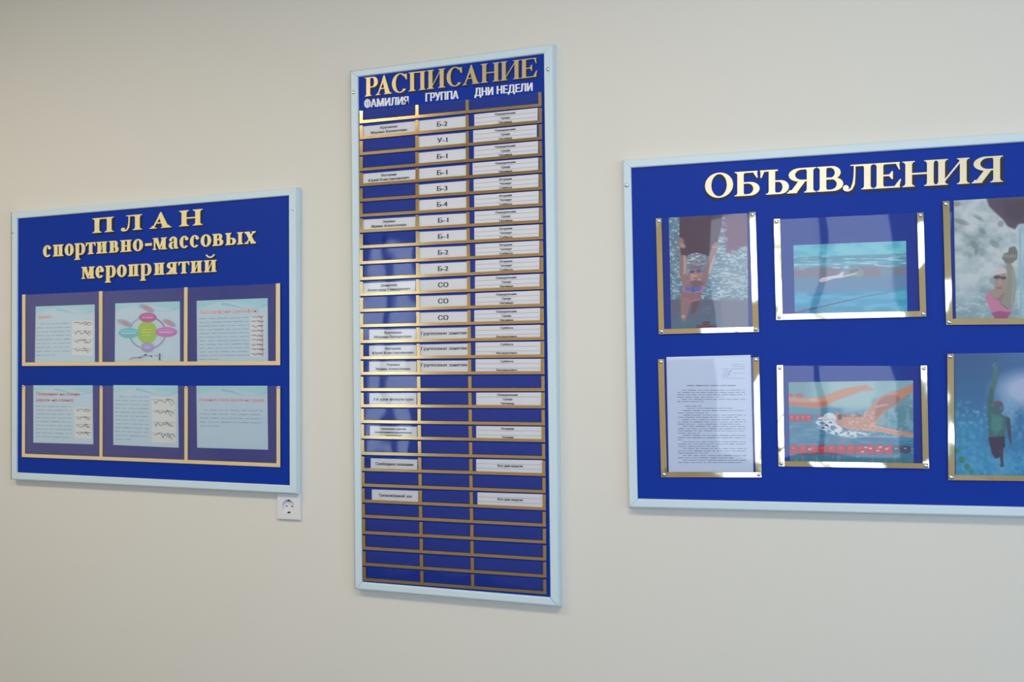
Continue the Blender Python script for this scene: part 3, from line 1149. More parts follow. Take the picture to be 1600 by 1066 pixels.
INKD = (128, 140, 172)
pr.lines([(665, 760, 122), (668, 762, 138), (585, 765, 156), (675, 765, 190), (588, 765, 231)], cD, (142, 156, 190), rng, .8, (20, 60), 8)
pr.lines([(312, 690, 286)], cD, (104, 112, 148), rng, 1.3, (40, 90), 8)
full = [(275, 765, 322), (240, 765, 340), (240, 765, 357), (240, 600, 376), (275, 768, 392), (240, 445, 410), (300, 435, 445), (315, 665, 462), (280, 768, 480),
        (245, 480, 498), (285, 768, 515), (245, 705, 532), (280, 768, 550), (245, 768, 568), (245, 725, 585), (280, 768, 602), (245, 768, 620), (245, 768, 637),
        (245, 415, 655), (280, 770, 672), (245, 770, 690), (245, 275, 706), (285, 772, 723), (245, 772, 740), (245, 560, 758), (285, 774, 775), (245, 774, 793),
        (245, 480, 810), (285, 774, 828), (245, 680, 846), (285, 776, 864), (245, 740, 882)]
pr.lines(full, cD, INKD, rng, 1.15, (18, 75), 9)
sg = [(590, 215), (600, 180), (625, 168), (612, 205), (598, 222), (630, 190), (655, 165), (640, 200), (625, 222), (650, 178), (668, 168)]
pr.stroke([cD(*p) for p in sg], .5, (112, 118, 186))
pr.build('printed_text', doc)


# ---- painted photographs: colours on a fine mesh, a flat print
def h2(ix, iy, seed):
    n = np.sin(ix * 127.1 + iy * 311.7 + seed * 74.7) * 43758.5453
    return n - np.floor(n)


def vn(X, Y, s, seed=0):
    x, y = X / s, Y / s
    ix, iy = np.floor(x), np.floor(y)
    fx, fy = x - ix, y - iy
    fx, fy = fx * fx * (3 - 2 * fx), fy * fy * (3 - 2 * fy)
    a, b, c, d = h2(ix, iy, seed), h2(ix + 1, iy, seed), h2(ix, iy + 1, seed), h2(ix + 1, iy + 1, seed)
    return (a * (1 - fx) + b * fx) * (1 - fy) + (c * (1 - fx) + d * fx) * fy


def fbm(X, Y, s, seed=0, o=3):
    r, a, t = 0, 1, 0
    for i in range(o):
        r = r + a * vn(X, Y, s / 2 ** i, seed + i * 7)
        t += a
        a *= .55
    return r / t


def seg_d(X, Y, a, b):
    dx, dy = b[0] - a[0], b[1] - a[1]
    L = dx * dx + dy * dy + 1e-9
    t = np.clip(((X - a[0]) * dx + (Y - a[1]) * dy) / L, 0, 1)
    return np.hypot(X - a[0] - t * dx, Y - a[1] - t * dy), t


def pm(X, Y, pts, soft=6):
    inside = np.zeros(X.shape, bool)
    dm = np.full(X.shape, 1e9)
    n = len(pts)
    for i in range(n):
        a, b = pts[i], pts[(i + 1) % n]
        d, _ = seg_d(X, Y, a, b)
        dm = np.minimum(dm, d)
        if a[1] != b[1]:
            c = ((a[1] > Y) != (b[1] > Y)) & (X < (b[0] - a[0]) * (Y - a[1]) / (b[1] - a[1]) + a[0])
            inside ^= c
    return np.clip(.5 + np.where(inside, dm, -dm) / soft, 0, 1)


def sm(X, Y, pts, ws, soft=6):
    m = np.zeros(X.shape)
    for i in range(len(pts) - 1):
        d, t = seg_d(X, Y, pts[i], pts[i + 1])
        w = ws[i] + (ws[i + 1] - ws[i]) * t
        m = np.maximum(m, np.clip(.5 + (w - d) / soft, 0, 1))
    return m


def em(X, Y, cx, cy, rx, ry, soft=6, ang=0):
    ca, sa = math.cos(ang), math.sin(ang)
    x, y = (X - cx) * ca + (Y - cy) * sa, -(X - cx) * sa + (Y - cy) * ca
    r = np.hypot(x / rx, y / ry)
    return np.clip(.5 + (1 - r) * min(rx, ry) / soft, 0, 1)


def bl(C, m, rgb):
    m = np.clip(m, 0, 1)[..., None]
    return C * (1 - m) + np.asarray(rgb, float) * m


def photo_A(X, Y):
    C = np.zeros(X.shape + (3,)) + (88, 128, 160)
    f = fbm(X, Y * 1.1, 26, 1, 4)
    C = bl(C, np.clip((f - .42) * 4, 0, 1) * .7, (120, 162, 188))
    C = bl(C, pm(X, Y, [(590, 340), (810, 320), (820, 760), (590, 745)], 60) * .75, (128, 158, 182))
    C = bl(C, pm(X, Y, [(590, 70), (830, 60), (830, 320), (640, 400), (600, 250)], 40), (118, 84, 122))
    C = bl(C, np.clip(1 - (X - 575) / 60, 0, 1) * np.clip((X - 560) / 20, 0, 1) * (Y < 330) * .6, (88, 128, 170))
    C = bl(C, np.clip((Y - 735) / 30, 0, 1) * .85, (98, 98, 132))
    C = bl(C, np.clip((Y - 735) / 30, 0, 1) * np.clip((X - 590) / 10, 0, 1) * .8, (120, 124, 150))
    sp = fbm(X * .8, Y * 1.6, 17, 9, 3)
    wat = 1 - np.clip((Y - 745) / 20, 0, 1)
    wat = wat * (1 - pm(X, Y, [(610, 60), (830, 60), (830, 310), (650, 370)], 40))
    C = bl(C, np.clip((sp - .56) * 9, 0, 1) * wat * .85, (196, 216, 230))
    s2 = fbm(X * .35, Y * 2.2, 24, 12, 3)
    C = bl(C, np.clip((s2 - .52) * 8, 0, 1) * np.clip((X - 480) / 120, 0, 1) * wat * .7, (186, 204, 222))
    C = bl(C, np.clip((s2 - .55) * 8, 0, 1) * np.clip((Y - 740) / 30, 0, 1) * np.clip((560 - X) / 60, 0, 1) * .5, (96, 150, 178))
    C = bl(C, pm(X, Y, [(180, 905), (600, 900), (620, 990), (180, 995)], 8) * .8, (76, 118, 152))
    for q in ([(395, 955), (560, 955), (560, 980), (395, 980)], [(445, 925), (505, 925), (505, 960), (445, 960)]):
        C = bl(C, pm(X, Y, q, 5), (104, 62, 98))
    kb = [(262, 92), (604, 78), (592, 180), (565, 300), (540, 410), (495, 418), (470, 395), (400, 380), (340, 392), (318, 405), (275, 398), (262, 250)]
    C = bl(C, pm(X, Y, kb, 6), (74, 54, 84))
    C = bl(C, pm(X, Y, kb, 6) * fbm(X, Y, 60, 4) * .3, (104, 80, 108))
    skin, lite, shd = (150, 122, 128), (188, 170, 168), (104, 84, 102)
    # legs, hips, torso
    C = bl(C, sm(X, Y, [(320, 720), (308, 800), (300, 880), (298, 910)], [48, 36, 24, 16], 6), skin)
    C = bl(C, sm(X, Y, [(395, 730), (388, 790), (372, 850)], [34, 28, 16], 6), shd)
    C = bl(C, em(X, Y, 292, 888, 16, 14, 5), lite)
    C = bl(C, pm(X, Y, [(288, 690), (440, 690), (428, 760), (350, 775), (282, 745)], 8), (146, 112, 126))
    C = bl(C, sm(X, Y, [(300, 742), (350, 768), (420, 745)], [4, 4, 4], 5), (206, 110, 150))
    C = bl(C, pm(X, Y, [(270, 560), (310, 545), (345, 600), (430, 605), (455, 570), (500, 560), (470, 640), (445, 700), (290, 700), (285, 640)], 8), skin)
    C = bl(C, pm(X, Y, [(288, 645), (300, 655), (445, 650), (462, 640), (448, 690), (372, 700), (296, 690)], 6), (176, 128, 190))
    C = bl(C, pm(X, Y, [(302, 652), (440, 650), (430, 682), (372, 694), (308, 682)], 5), (92, 112, 196))
    C = bl(C, sm(X, Y, [(372, 650), (370, 695)], [2.5, 2.5], 3), (50, 40, 70))
    C = bl(C, sm(X, Y, [(330, 545), (345, 590), (300, 640)], [4, 4, 4], 4), (204, 104, 140))
    C = bl(C, sm(X, Y, [(440, 520), (430, 590), (455, 640)], [4, 4, 4], 4), (204, 104, 140))
    # arms
    C = bl(C, sm(X, Y, [(275, 300), (288, 380), (292, 460), (290, 545)], [20, 26, 28, 30], 6), skin)
    C = bl(C, sm(X, Y, [(302, 400), (306, 470), (302, 545)], [9, 10, 9], 8), lite)
    C = bl(C, sm(X, Y, [(555, 315), (522, 400), (500, 480), (470, 560), (455, 620)], [20, 24, 28, 26, 20], 6), skin)
    C = bl(C, sm(X, Y, [(540, 410), (518, 480), (498, 545)], [7, 8, 6], 8), lite)
    C = bl(C, em(X, Y, 270, 290, 26, 30, 6) + em(X, Y, 292, 330, 22, 12, 5), (150, 122, 130))
    C = bl(C, sm(X, Y, [(275, 325), (305, 332)], [5, 4], 4) + sm(X, Y, [(268, 308), (300, 315)], [4, 3], 4), lite)
    C = bl(C, em(X, Y, 552, 325, 30, 20, 6), (150, 122, 130))
    C = bl(C, sm(X, Y, [(520, 338), (570, 330)], [4, 3], 4), lite)
    C = bl(C, pm(X, Y, [(268, 345), (312, 348), (320, 405), (275, 398)], 4) * .8, (66, 46, 70))
    # head, cap, face
    C = bl(C, em(X, Y, 398, 450, 80, 68, 6), (142, 160, 182))
    st = np.sin(Y * .22 + 5 * fbm(X, Y, 60, 3)) * .5 + .5
    C = bl(C, em(X, Y, 398, 450, 78, 66, 6) * st * .6, (90, 96, 124))
    C = bl(C, em(X, Y, 398, 450, 78, 66, 6) * np.clip((fbm(X, Y * 2, 20, 30) - .55) * 8, 0, 1), (206, 218, 230))
    C = bl(C, em(X, Y, 386, 545, 48, 56, 6), (172, 132, 132))
    C = bl(C, em(X, Y, 376, 566, 24, 26, 10), (198, 164, 158))
    C = bl(C, em(X, Y, 388, 498, 56, 14, 5), (120, 116, 146))
    C = bl(C, em(X, Y, 363, 532, 22, 14, 4) + em(X, Y, 414, 526, 20, 13, 4), (70, 96, 146))
    C = bl(C, em(X, Y, 382, 552, 5, 10, 4) * .6, (130, 92, 96))
    C = bl(C, em(X, Y, 385, 582, 16, 4, 4), (136, 70, 88))
    C = bl(C, em(X, Y, 398, 625, 52, 26, 14) * .7, (112, 82, 104))
    return C


def photo_B(X, Y):
    C = np.zeros(X.shape + (3,)) + (60, 150, 196)
    Y0 = Y + (X - 700) * .03

    def band(y0, y1, rgb, C, s=16, a=1):
        m = np.clip((Y0 - y0) / s + .5, 0, 1) * np.clip((y1 - Y0) / s + .5, 0, 1)
        return bl(C, m * a, rgb)
    C = band(200, 450, (72, 184, 214), C)
    cl_ = fbm(X * .45, Y, 60, 2)
    C = bl(C, np.clip((cl_ - .45) * 4, 0, 1) * (Y0 < 460) * .7, (138, 208, 226))
    C = bl(C, np.clip((.48 - cl_) * 5, 0, 1) * (Y0 < 440) * .55, (84, 140, 168))
    C = band(445, 505, (78, 150, 180), C, 14)
    C = band(500, 545, (92, 176, 208), C, 12)
    C = band(538, 640, (124, 124, 150), C, 26)
    C = band(636, 770, (92, 138, 184), C, 40)
    C = band(765, 1100, (44, 156, 204), C, 50)
    C = bl(C, pm(X, Y, [(880, 470), (1230, 470), (1230, 545), (1000, 560)], 30) * .5, (74, 160, 196))
    st = fbm(X * .2, Y * 1.6, 20, 5)
    C = bl(C, np.clip((st - .56) * 8, 0, 1) * (Y0 > 440) * (Y0 < 560) * .8, (186, 216, 232))
    st = fbm(X * .3, Y * 1.3, 44, 8)
    C = bl(C, np.clip((st - .5) * 5, 0, 1) * np.clip((Y0 - 740) / 40, 0, 1) * .5, (112, 202, 226))
    C = bl(C, np.clip((.45 - st) * 5, 0, 1) * np.clip((Y0 - 740) / 40, 0, 1) * .4, (34, 120, 184))
    C = bl(C, em(X, Y, 940, 610, 110, 24, 30) * .6, (150, 118, 144))
    C = bl(C, em(X, Y, 1040, 600, 60, 40, 30) * .5, (88, 164, 200))
    C = bl(C, sm(X, Y, [(235, 950), (420, 905), (640, 855), (850, 805), (1080, 765)], [11, 8, 5.5, 4, 2.5], 5) * .85, (76, 74, 142))
    C = bl(C, sm(X, Y, [(360, 802), (520, 778), (650, 752)], [3, 2.5, 2], 4) * .75, (112, 92, 150))
    C = bl(C, sm(X, Y, [(250, 735), (700, 700), (1100, 700)], [2, 2, 2], 5) * .35, (110, 110, 160))
    # swimmer just under the surface
    body = [(640, 575), (700, 548), (790, 548), (838, 575), (842, 610), (800, 632), (700, 625), (640, 640), (590, 632)]
    C = bl(C, pm(X, Y, body, 10), (138, 154, 158))
    C = bl(C, pm(X, Y, [(700, 570), (790, 560), (800, 580), (720, 600)], 10) * .8, (104, 108, 126))
    C = bl(C, em(X, Y, 690, 560, 34, 24, 6), (116, 156, 194))
    C = bl(C, em(X, Y, 684, 549, 26, 10, 6), (176, 206, 228))
    C = bl(C, pm(X, Y, [(448, 662), (470, 642), (540, 628), (620, 615), (655, 585), (668, 600), (650, 625), (780, 598), (782, 606), (640, 640), (560, 650), (520, 668), (470, 680), (452, 674)], 5), (226, 214, 226))
    C = bl(C, sm(X, Y, [(470, 665), (520, 655)], [3, 3], 4) * .6, (176, 128, 160))
    return C


def photo_C(X, Y):
    C = np.zeros(X.shape + (3,)) + (176, 194, 204)
    f = fbm(X, Y * 1.2, 90, 3)
    C = bl(C, np.clip((f - .48) * 5, 0, 1) * .8, (206, 216, 226))
    C = bl(C, np.clip((.42 - f) * 6, 0, 1) * .7, (132, 156, 164))
    C = bl(C, np.clip((Y - 640) / 300, 0, 1) * .7, (124, 162, 182))
    g = fbm(X * .8, Y * 1.8, 26, 8)
    C = bl(C, np.clip((g - .54) * 6, 0, 1) * np.clip((Y - 560) / 80, 0, 1) * .6, (196, 214, 224))
    for (x, y, rx, ry, a) in ((390, 415, 34, 22, .7), (455, 320, 26, 12, .6), (540, 410, 40, 22, .6), (585, 260, 22, 24, .3), (290, 245, 60, 18, .3), (420, 215, 40, 14, .5), (405, 470, 14, 26, .2), (260, 110, 30, 20, 0)):
        C = bl(C, em(X, Y, x, y, rx, ry, 14, a) * .6, (112, 132, 138))
    C = bl(C, pm(X, Y, [(480, 70), (900, 40), (900, 240), (720, 262), (690, 300), (640, 280), (600, 225), (540, 170), (500, 130)], 16), (84, 74, 100))
    C = bl(C, pm(X, Y, [(600, 90), (900, 80), (900, 200), (690, 240), (620, 200)], 50) * .6, (66, 54, 82))
    C = bl(C, np.clip((X - 705) / 20, 0, 1) * np.clip((Y - 260) / 40, 0, 1) * .8, (146, 186, 208))
    s = fbm(X * 2, Y * .15, 30, 6)
    C = bl(C, np.clip((s - .52) * 8, 0, 1) * np.clip((X - 700) / 20, 0, 1) * np.clip((Y - 260) / 40, 0, 1) * .7, (196, 216, 232))
    sk = (166, 148, 144)
    C = bl(C, em(X, Y, 588, 630, 62, 44, 8), (206, 200, 206))
    C = bl(C, pm(X, Y, [(540, 640), (625, 625), (640, 760), (600, 830), (560, 830), (505, 790), (500, 760), (540, 740)], 8), sk)
    C = bl(C, em(X, Y, 560, 655, 28, 13, 4) + em(X, Y, 606, 660, 22, 12, 4), (96, 76, 92))
    C = bl(C, em(X, Y, 580, 690, 9, 18, 6) * .5, (196, 176, 168))
    C = bl(C, em(X, Y, 575, 735, 24, 7, 5) * .7, (140, 100, 108))
    C = bl(C, pm(X, Y, [(505, 790), (560, 815), (610, 760), (640, 830), (600, 860), (540, 850)], 10), (150, 128, 126))
    C = bl(C, pm(X, Y, [(472, 800), (500, 765), (530, 812), (575, 830), (600, 862), (660, 900), (680, 905), (640, 960), (600, 1010), (560, 990), (520, 920), (490, 850)], 7), (200, 128, 170))
    C = bl(C, pm(X, Y, [(515, 920), (570, 905), (660, 915), (620, 985), (560, 980)], 10), (156, 84, 140))
    C = bl(C, pm(X, Y, [(540, 900), (600, 890), (590, 1010), (560, 1010)], 6) * 0, sk)
    arm = [(628, 560), (660, 545), (690, 620), (698, 720), (690, 830), (662, 895), (620, 885), (580, 850), (610, 800), (632, 700)]
    C = bl(C, pm(X, Y, arm, 7), (146, 150, 144))
    C = bl(C, sm(X, Y, [(675, 600), (682, 720), (668, 850)], [7, 8, 8], 14) * .6, (176, 178, 170))
    C = bl(C, sm(X, Y, [(583, 848), (640, 890)], [3, 3], 4) * .7, (104, 104, 104))
    C = bl(C, pm(X, Y, [(595, 515), (610, 480), (640, 470), (650, 435), (690, 425), (712, 465), (708, 520), (670, 552), (625, 555)], 7), (122, 124, 122))
    C = bl(C, sm(X, Y, [(618, 500), (690, 500)], [12, 10], 10) * .6, (160, 158, 150))
    for x in (650, 668, 686):
        C = bl(C, sm(X, Y, [(x, 440), (x + 3, 475)], [2, 2], 4) * .6, (92, 92, 96))
    return C


def photo_E(X, Y):
    C = np.zeros(X.shape + (3,)) + (46, 124, 168)
    C = bl(C, np.clip((480 - Y) / 60, 0, 1), (134, 182, 196))
    C = bl(C, np.clip((480 - Y) / 60, 0, 1) * np.clip((430 - X) / 80, 0, 1) * .55, (92, 140, 160))
    C = bl(C, pm(X, Y, [(560, 200), (1000, 200), (1000, 480), (700, 520), (560, 430)], 60) * .7, (176, 204, 214))
    C = bl(C, pm(X, Y, [(960, 380), (1360, 260), (1360, 700), (960, 640)], 40) * .75, (104, 152, 172))
    f = fbm(X, Y, 34, 5)
    C = bl(C, np.clip((f - .5) * 6, 0, 1) * np.clip((X - 960) / 60, 0, 1) * (Y < 690) * .5, (164, 196, 208))
    w = fbm(X * .25, Y * 1.6, 22, 7)
    C = bl(C, np.clip((w - .52) * 6, 0, 1) * np.clip((Y - 570) / 40, 0, 1) * .45, (96, 170, 202))
    C = bl(C, np.clip((.45 - w) * 6, 0, 1) * np.clip((Y - 570) / 40, 0, 1) * .4, (30, 98, 146))
    C = bl(C, np.clip((Y - 455) / 10, 0, 1) * np.clip((522 - Y) / 10, 0, 1) * np.clip((720 - X) / 60, 0, 1), (58, 142, 176))
    # far swimmer, out of focus
    far = [(180, 345), (300, 372), (420, 368), (530, 350), (600, 318), (700, 282), (810, 262), (905, 246), (985, 290), (940, 300), (860, 300), (780, 338), (680, 372), (600, 405), (545, 445), (470, 466), (330, 452), (180, 432)]
    C = bl(C, pm(X, Y, far, 22), (204, 150, 126))
    C = bl(C, pm(X, Y, [(190, 400), (420, 415), (570, 395), (540, 440), (470, 460), (330, 450), (190, 432)], 26) * .7, (178, 104, 84))
    C = bl(C, em(X, Y, 290, 345, 34, 18, 14) + em(X, Y, 210, 345, 22, 14, 12), (206, 70, 84))
    C = bl(C, em(X, Y, 420, 382, 30, 10, 14) * .8, (228, 196, 180))
    # lane rope behind

    def beads(C, x0, x1, y, r, step, rgb, hl, dark):
        x = x0
        while x < x1:
            C = bl(C, em(X, Y, x, y, step * .52, r, 8), rgb)
            C = bl(C, em(X, Y, x + step * .45, y, 5, r * .8, 8) * .7, dark)
            C = bl(C, em(X, Y, x - 6, y - r * .25, 12, 6, 6) * .85, hl)
            x += step
        return C
    C = beads(C, 225, 420, 552, 34, 52, (196, 38, 66), (232, 120, 140), (120, 22, 46))
    C = bl(C, sm(X, Y, [(450, 535), (640, 530), (860, 535)], [12, 12, 12], 8) * .8, (186, 72, 96))
    # swimmer
    sk, lt, sh = (200, 142, 124), (226, 182, 166), (152, 96, 88)
    up = [(640, 600), (700, 545), (760, 540), (850, 545), (930, 480), (990, 410), (1040, 355), (1120, 322), (1220, 290), (1350, 235), (1350, 305), (1260, 360), (1190, 425), (1100, 480), (1040, 540), (990, 610), (960, 680), (800, 665), (680, 640)]
    C = bl(C, pm(X, Y, up, 8), sk)
    C = bl(C, pm(X, Y, [(1020, 400), (1080, 350), (1180, 335), (1225, 370), (1200, 420), (1110, 470), (1060, 500), (1010, 560), (980, 590), (990, 500)], 14) * .7, sh)
    C = bl(C, sm(X, Y, [(1000, 450), (1060, 435), (1110, 430)], [7, 8, 4], 8) * .8, lt)
    C = bl(C, sm(X, Y, [(960, 640), (1050, 660), (1200, 690), (1350, 710)], [34, 26, 22, 18], 8), (206, 146, 128))
    C = bl(C, sm(X, Y, [(960, 620), (1100, 655), (1240, 685)], [6, 6, 5], 10) * .7, lt)
    g = fbm(X, Y, 16, 11)
    C = bl(C, np.clip((g - .52) * 8, 0, 1) * pm(X, Y, [(700, 520), (1000, 470), (1000, 680), (1340, 700), (1340, 730), (700, 700)], 30) * .55, (216, 210, 216))
    C = bl(C, em(X, Y, 655, 580, 45, 52, 8), (196, 134, 118))
    C = bl(C, em(X, Y, 638, 525, 28, 22, 6), (206, 122, 92))
    C = bl(C, pm(X, Y, [(645, 522), (678, 518), (682, 562), (650, 572)], 5), (40, 42, 60))
    C = bl(C, em(X, Y, 568, 562, 62, 58, 6), (214, 224, 236))
    C = bl(C, em(X, Y, 590, 590, 40, 34, 20) * .6, (166, 180, 202))
    spl = [(440, 590), (470, 545), (530, 540), (640, 610), (760, 660), (900, 690), (960, 715), (780, 735), (640, 720), (560, 690), (500, 660), (450, 630)]
    g2 = fbm(X * .8, Y * 1.2, 18, 21, 4)
    C = bl(C, pm(X, Y, spl, 20) * np.clip(.35 + (g2 - .45) * 5, 0, 1), (222, 232, 242))
    C = bl(C, pm(X, Y, spl, 20) * np.clip((.42 - g2) * 8, 0, 1) * .8, (96, 128, 160))
    for (x, y) in ((510, 642), (548, 624), (580, 594)):
        C = bl(C, em(X, Y, x, y, 16, 7, 5, .5), (60, 40, 66))
    C = bl(C, sm(X, Y, [(700, 728), (1000, 725), (1350, 728)], [5, 5, 4], 8) * .6, (204, 214, 226))
    C = bl(C, em(X, Y, 700, 765, 70, 30, 40) * .6, (126, 138, 160))
    # near lane rope
    C = bl(C, np.clip((Y - 890) / 14, 0, 1), (52, 124, 160))
    C = beads(C, 240, 1130, 845, 47, 88, (190, 34, 66), (238, 150, 168), (112, 16, 44))
    C = bl(C, pm(X, Y, [(205, 835), (1150, 835), (1150, 862), (205, 862)], 10) * .6, (176, 30, 60))
    C = beads(C, 1190, 1360, 845, 40, 86, (64, 66, 108), (206, 216, 232), (30, 28, 60))
    for (x, y) in ((905, 825), (950, 835), (1015, 856), (1040, 822), (1095, 840), (875, 866), (385, 842)):
        C = bl(C, em(X, Y, x, y, 14, 6, 6), (236, 226, 234))
    C = bl(C, np.clip((fbm(X * 1.4, Y * .3, 30, 17) - .6) * 8, 0, 1) * np.clip((Y - 895) / 10, 0, 1) * .6, (150, 150, 176))
    return C


def photo_F(X, Y):
    C = np.zeros(X.shape + (3,))
    t = np.clip((Y - 60) / 900, 0, 1)[..., None]
    C = C + np.array((44, 92, 150)) * (1 - t) + np.array((44, 146, 202)) * t
    C = bl(C, np.clip((420 - Y) / 400, 0, 1) * np.clip((X - 420) / 300, 0, 1) * .6, (74, 128, 188))
    C = bl(C, pm(X, Y, [(250, 540), (480, 560), (480, 960), (250, 960)], 120) * .5, (62, 166, 214))
    C = bl(C, em(X, Y, 800, 330, 240, 130, 110), (172, 190, 228))
    C = bl(C, em(X, Y, 640, 500, 60, 110, 60) * .8, (132, 176, 216))
    C = bl(C, em(X, Y, 600, 900, 70, 120, 70) * .5, (96, 176, 216))
    g = fbm(X, Y, 26, 4, 4)
    C = bl(C, np.clip((g - .56) * 8, 0, 1) * em(X, Y, 400, 520, 110, 90, 50) * .55, (136, 190, 224))
    C = bl(C, np.clip((g - .54) * 7, 0, 1) * np.clip((Y - 380) / 60, 0, 1) * .35, (120, 190, 224))
    C = bl(C, np.clip((.42 - g) * 7, 0, 1) * np.clip((Y - 440) / 60, 0, 1) * .3, (30, 104, 170))
    for (x, y, r) in ((262, 780, 16), (298, 845, 24), (336, 897, 20), (366, 932, 15)):
        C = bl(C, em(X, Y, x, y, r, r * 1.1, 8, .5), (44, 136, 116))
    body = (52, 108, 118)
    C = bl(C, sm(X, Y, [(548, 165), (548, 230), (528, 300), (515, 370), (512, 450), (520, 520)], [18, 21, 22, 21, 24, 30], 7), (70, 122, 132))
    C = bl(C, sm(X, Y, [(515, 330), (510, 420)], [16, 18], 10) * .6, (50, 92, 116))
    C = bl(C, sm(X, Y, [(530, 150), (545, 130)], [6, 5], 5), (92, 146, 150))
    C = bl(C, pm(X, Y, [(490, 430), (545, 470), (600, 515), (645, 530), (655, 570), (628, 600), (612, 680), (500, 685), (490, 560)], 8), body)
    C = bl(C, pm(X, Y, [(520, 510), (600, 530), (600, 620), (545, 660), (512, 620)], 26) * .7, (72, 150, 148))
    C = bl(C, em(X, Y, 572, 460, 36, 46, 7), (62, 96, 122))
    C = bl(C, em(X, Y, 565, 428, 32, 18, 7), (104, 88, 112))
    C = bl(C, em(X, Y, 590, 465, 12, 14, 8) * .7, (92, 132, 150))
    C = bl(C, sm(X, Y, [(640, 550), (648, 630), (652, 680), (660, 728)], [16, 15, 11, 5], 6), (54, 74, 106))
    C = bl(C, pm(X, Y, [(494, 682), (614, 672), (620, 745), (600, 775), (575, 830), (545, 838), (522, 800), (505, 740)], 7), (50, 40, 82))
    C = bl(C, sm(X, Y, [(590, 765), (592, 830), (598, 885)], [15, 12, 9], 5), (58, 54, 92))
    C = bl(C, em(X, Y, 594, 890, 15, 9, 4), (52, 56, 92))
    return C


def photo(quad, ox, oy, s, fn, label, step=.72):
    w = math.hypot(quad[1][0] - quad[0][0], quad[1][1] - quad[0][1])
    h = math.hypot(quad[3][0] - quad[0][0], quad[3][1] - quad[0][1])
    nx, ny = int(w / step), int(h / step)
    u, v = np.meshgrid(np.linspace(0, 1, nx + 1), np.linspace(0, 1, ny + 1))
    q = np.array(quad, float)
    px = (q[0, 0] * (1 - u) + q[1, 0] * u) * (1 - v) + (q[3, 0] * (1 - u) + q[2, 0] * u) * v
    py = (q[0, 1] * (1 - u) + q[1, 1] * u) * (1 - v) + (q[3, 1] * (1 - u) + q[2, 1] * u) * v
    C = lin(np.clip(fn((px - ox) * s, (py - oy) * s), 0, 255))
    mid = bil(quad, .5, 1)
    org = P(mid[0], mid[1], DC)
    o = plate('photo_print', quad, DC, DS, M['paper'], origin=org)
    tag(o, label, 'photograph', 'swimming photographs on the announcement board')
    d = DS + .00005
    vx_, vy_, vz_ = (RC @ np.stack([(px - 800) / F_PX, np.ones_like(px), (533 - py) / F_PX]).reshape(3, -1))
    t = (-d - CAM[1]) / vy_
    V = np.stack([CAM[0] + vx_ * t, CAM[1] + vy_ * t, CAM[2] + vz_ * t], 1) - org
    idx = np.arange((nx + 1) * (ny + 1)).reshape(ny + 1, nx + 1)
    Fq = np.stack([idx[:-1, :-1], idx[1:, :-1], idx[1:, 1:], idx[:-1, 1:]], -1).reshape(-1, 4)
    me = bpy.data.meshes.new('printed_image')
    me.from_pydata(V.tolist(), [], Fq.tolist())
    me.materials.append(M['print'])
    ca = me.color_attributes.new('Col', 'FLOAT_COLOR', 'POINT')
    ca.data.foreach_set('color', np.concatenate([C.reshape(-1, 3), np.ones((V.shape[0], 1))], 1).astype(np.float32).ravel())
    im = bpy.data.objects.new('printed_image', me)
    COL.objects.link(im)
    im.parent = o
    return o


photo([(1045, 340.3), (1167.2, 333.4), (1169.5, 512.5), (1048.8, 515.5)], 1010, 320, 5.077, photo_A, 'photo of a swimmer holding a dark kickboard overhead, upper left pocket')
photo([(1239.6, 383.3), (1415.7, 376.5), (1417.8, 488.4), (1241.9, 491.2)], 1200, 320, 5.612, photo_B, 'landscape photo of a distant swimmer gliding under bright blue water')
photo([(1490.2, 313.6), (1636, 305.2), (1640, 499.4), (1493.8, 499.6)], 1440, 295, 4.738, photo_C, 'photo of a swimmer in a pink suit reaching up through white bubbles')
photo([(1232, 597.5), (1426.7, 594.6), (1427.6, 725.4), (1234.3, 722.4)], 1200, 560, 5.923, photo_E, 'landscape photo of a crawl swimmer in a white cap beside red lane ropes')
photo([(1491.3, 552.7), (1641, 550.6), (1643, 744.4), (1493.2, 743.6)], 1440, 540, 4.738, photo_F, 'photo of a man in dark shorts swimming up through deep blue water')

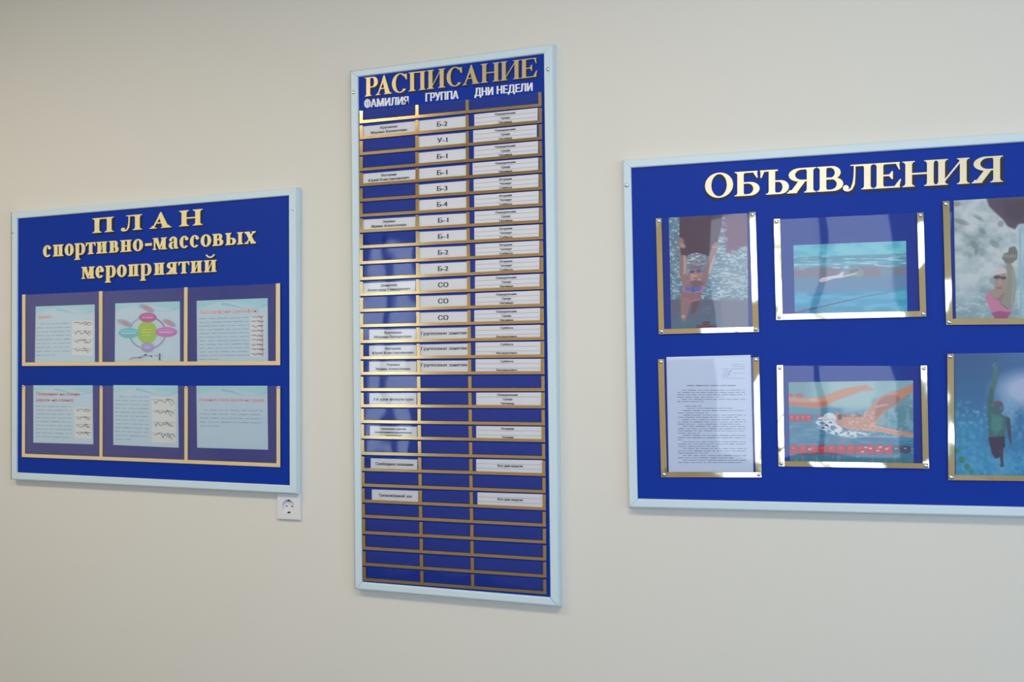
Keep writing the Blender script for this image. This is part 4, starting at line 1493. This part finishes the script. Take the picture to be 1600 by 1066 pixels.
# ================================================================== wall socket
so = empty('wall_socket', P(450.5, 812.5, 0), 'white power socket on the wall under the ПЛАН board\'s right corner', 'socket')
c0 = P(450.4, 791.8, .008)
hw, hh = .0415, .0415
cx, cz = c0[0], c0[2]
V, Fs = [], []
n = 32
Rr = .0215
# bevelled plate with a round recess
sq = []
for i in range(n):
    t = 2 * math.pi * i / n
    ct, st = math.cos(t), math.sin(t)
    m_ = max(abs(ct), abs(st))
    sq.append((ct / m_, st / m_))
rings = [[(cx + a * (hw + .0005), 0.0005, cz + b * (hh + .0005)) for a, b in sq], [(cx + a * hw, .006, cz + b * hh) for a, b in sq],
         [(cx + a * (hw - .003), .009, cz + b * (hh - .003)) for a, b in sq],
         [(cx + (Rr + .0012) * math.cos(2 * math.pi * i / n), .0095, cz + (Rr + .0012) * math.sin(2 * math.pi * i / n)) for i in range(n)],
         [(cx + Rr * math.cos(2 * math.pi * i / n), .0090, cz + Rr * math.sin(2 * math.pi * i / n)) for i in range(n)]]
for r in rings:
    V += [(x, -y, z) for x, y, z in r]
for k in range(4):
    for i in range(n):
        j = (i + 1) % n
        Fs.append((k * n + i, k * n + j, (k + 1) * n + j, (k + 1) * n + i))
mesh_obj('cover_plate', V, Fs, M['socket'], so)
V, Fs = [], []
for (rr, dep) in ((Rr, .0088), (Rr * .98, .0012)):
    V += [(cx + rr * math.cos(2 * math.pi * i / n), -dep, cz + rr * math.sin(2 * math.pi * i / n)) for i in range(n)]
for i in range(n):
    j = (i + 1) % n
    Fs.append((i, j, n + j, n + i))
Fs.append(tuple(n + i for i in range(n)))
well = mesh_obj('socket_well', V, Fs, M['socket'], so)
for dx in (-.0095, .0095):
    V = [(cx + dx + .0024 * math.cos(2 * math.pi * i / 12), -.0014, cz + .0024 * math.sin(2 * math.pi * i / 12)) for i in range(12)]
    V += [(x, -.0010, z) for x, _, z in V]
    mesh_obj('pin_hole', V, [tuple(range(12))] + [(i, 12 + i, 12 + (i + 1) % 12, (i + 1) % 12) for i in range(12)], M['dark'], well)
for s in (1, -1):
    z = cz + s * .0185
    v, f = box_verts(cx - .0035, cx + .0035, -.0075, -.0014, z - .0016, z + .0016)
    mesh_obj('earth_clip', v, f, M['dark'], well)
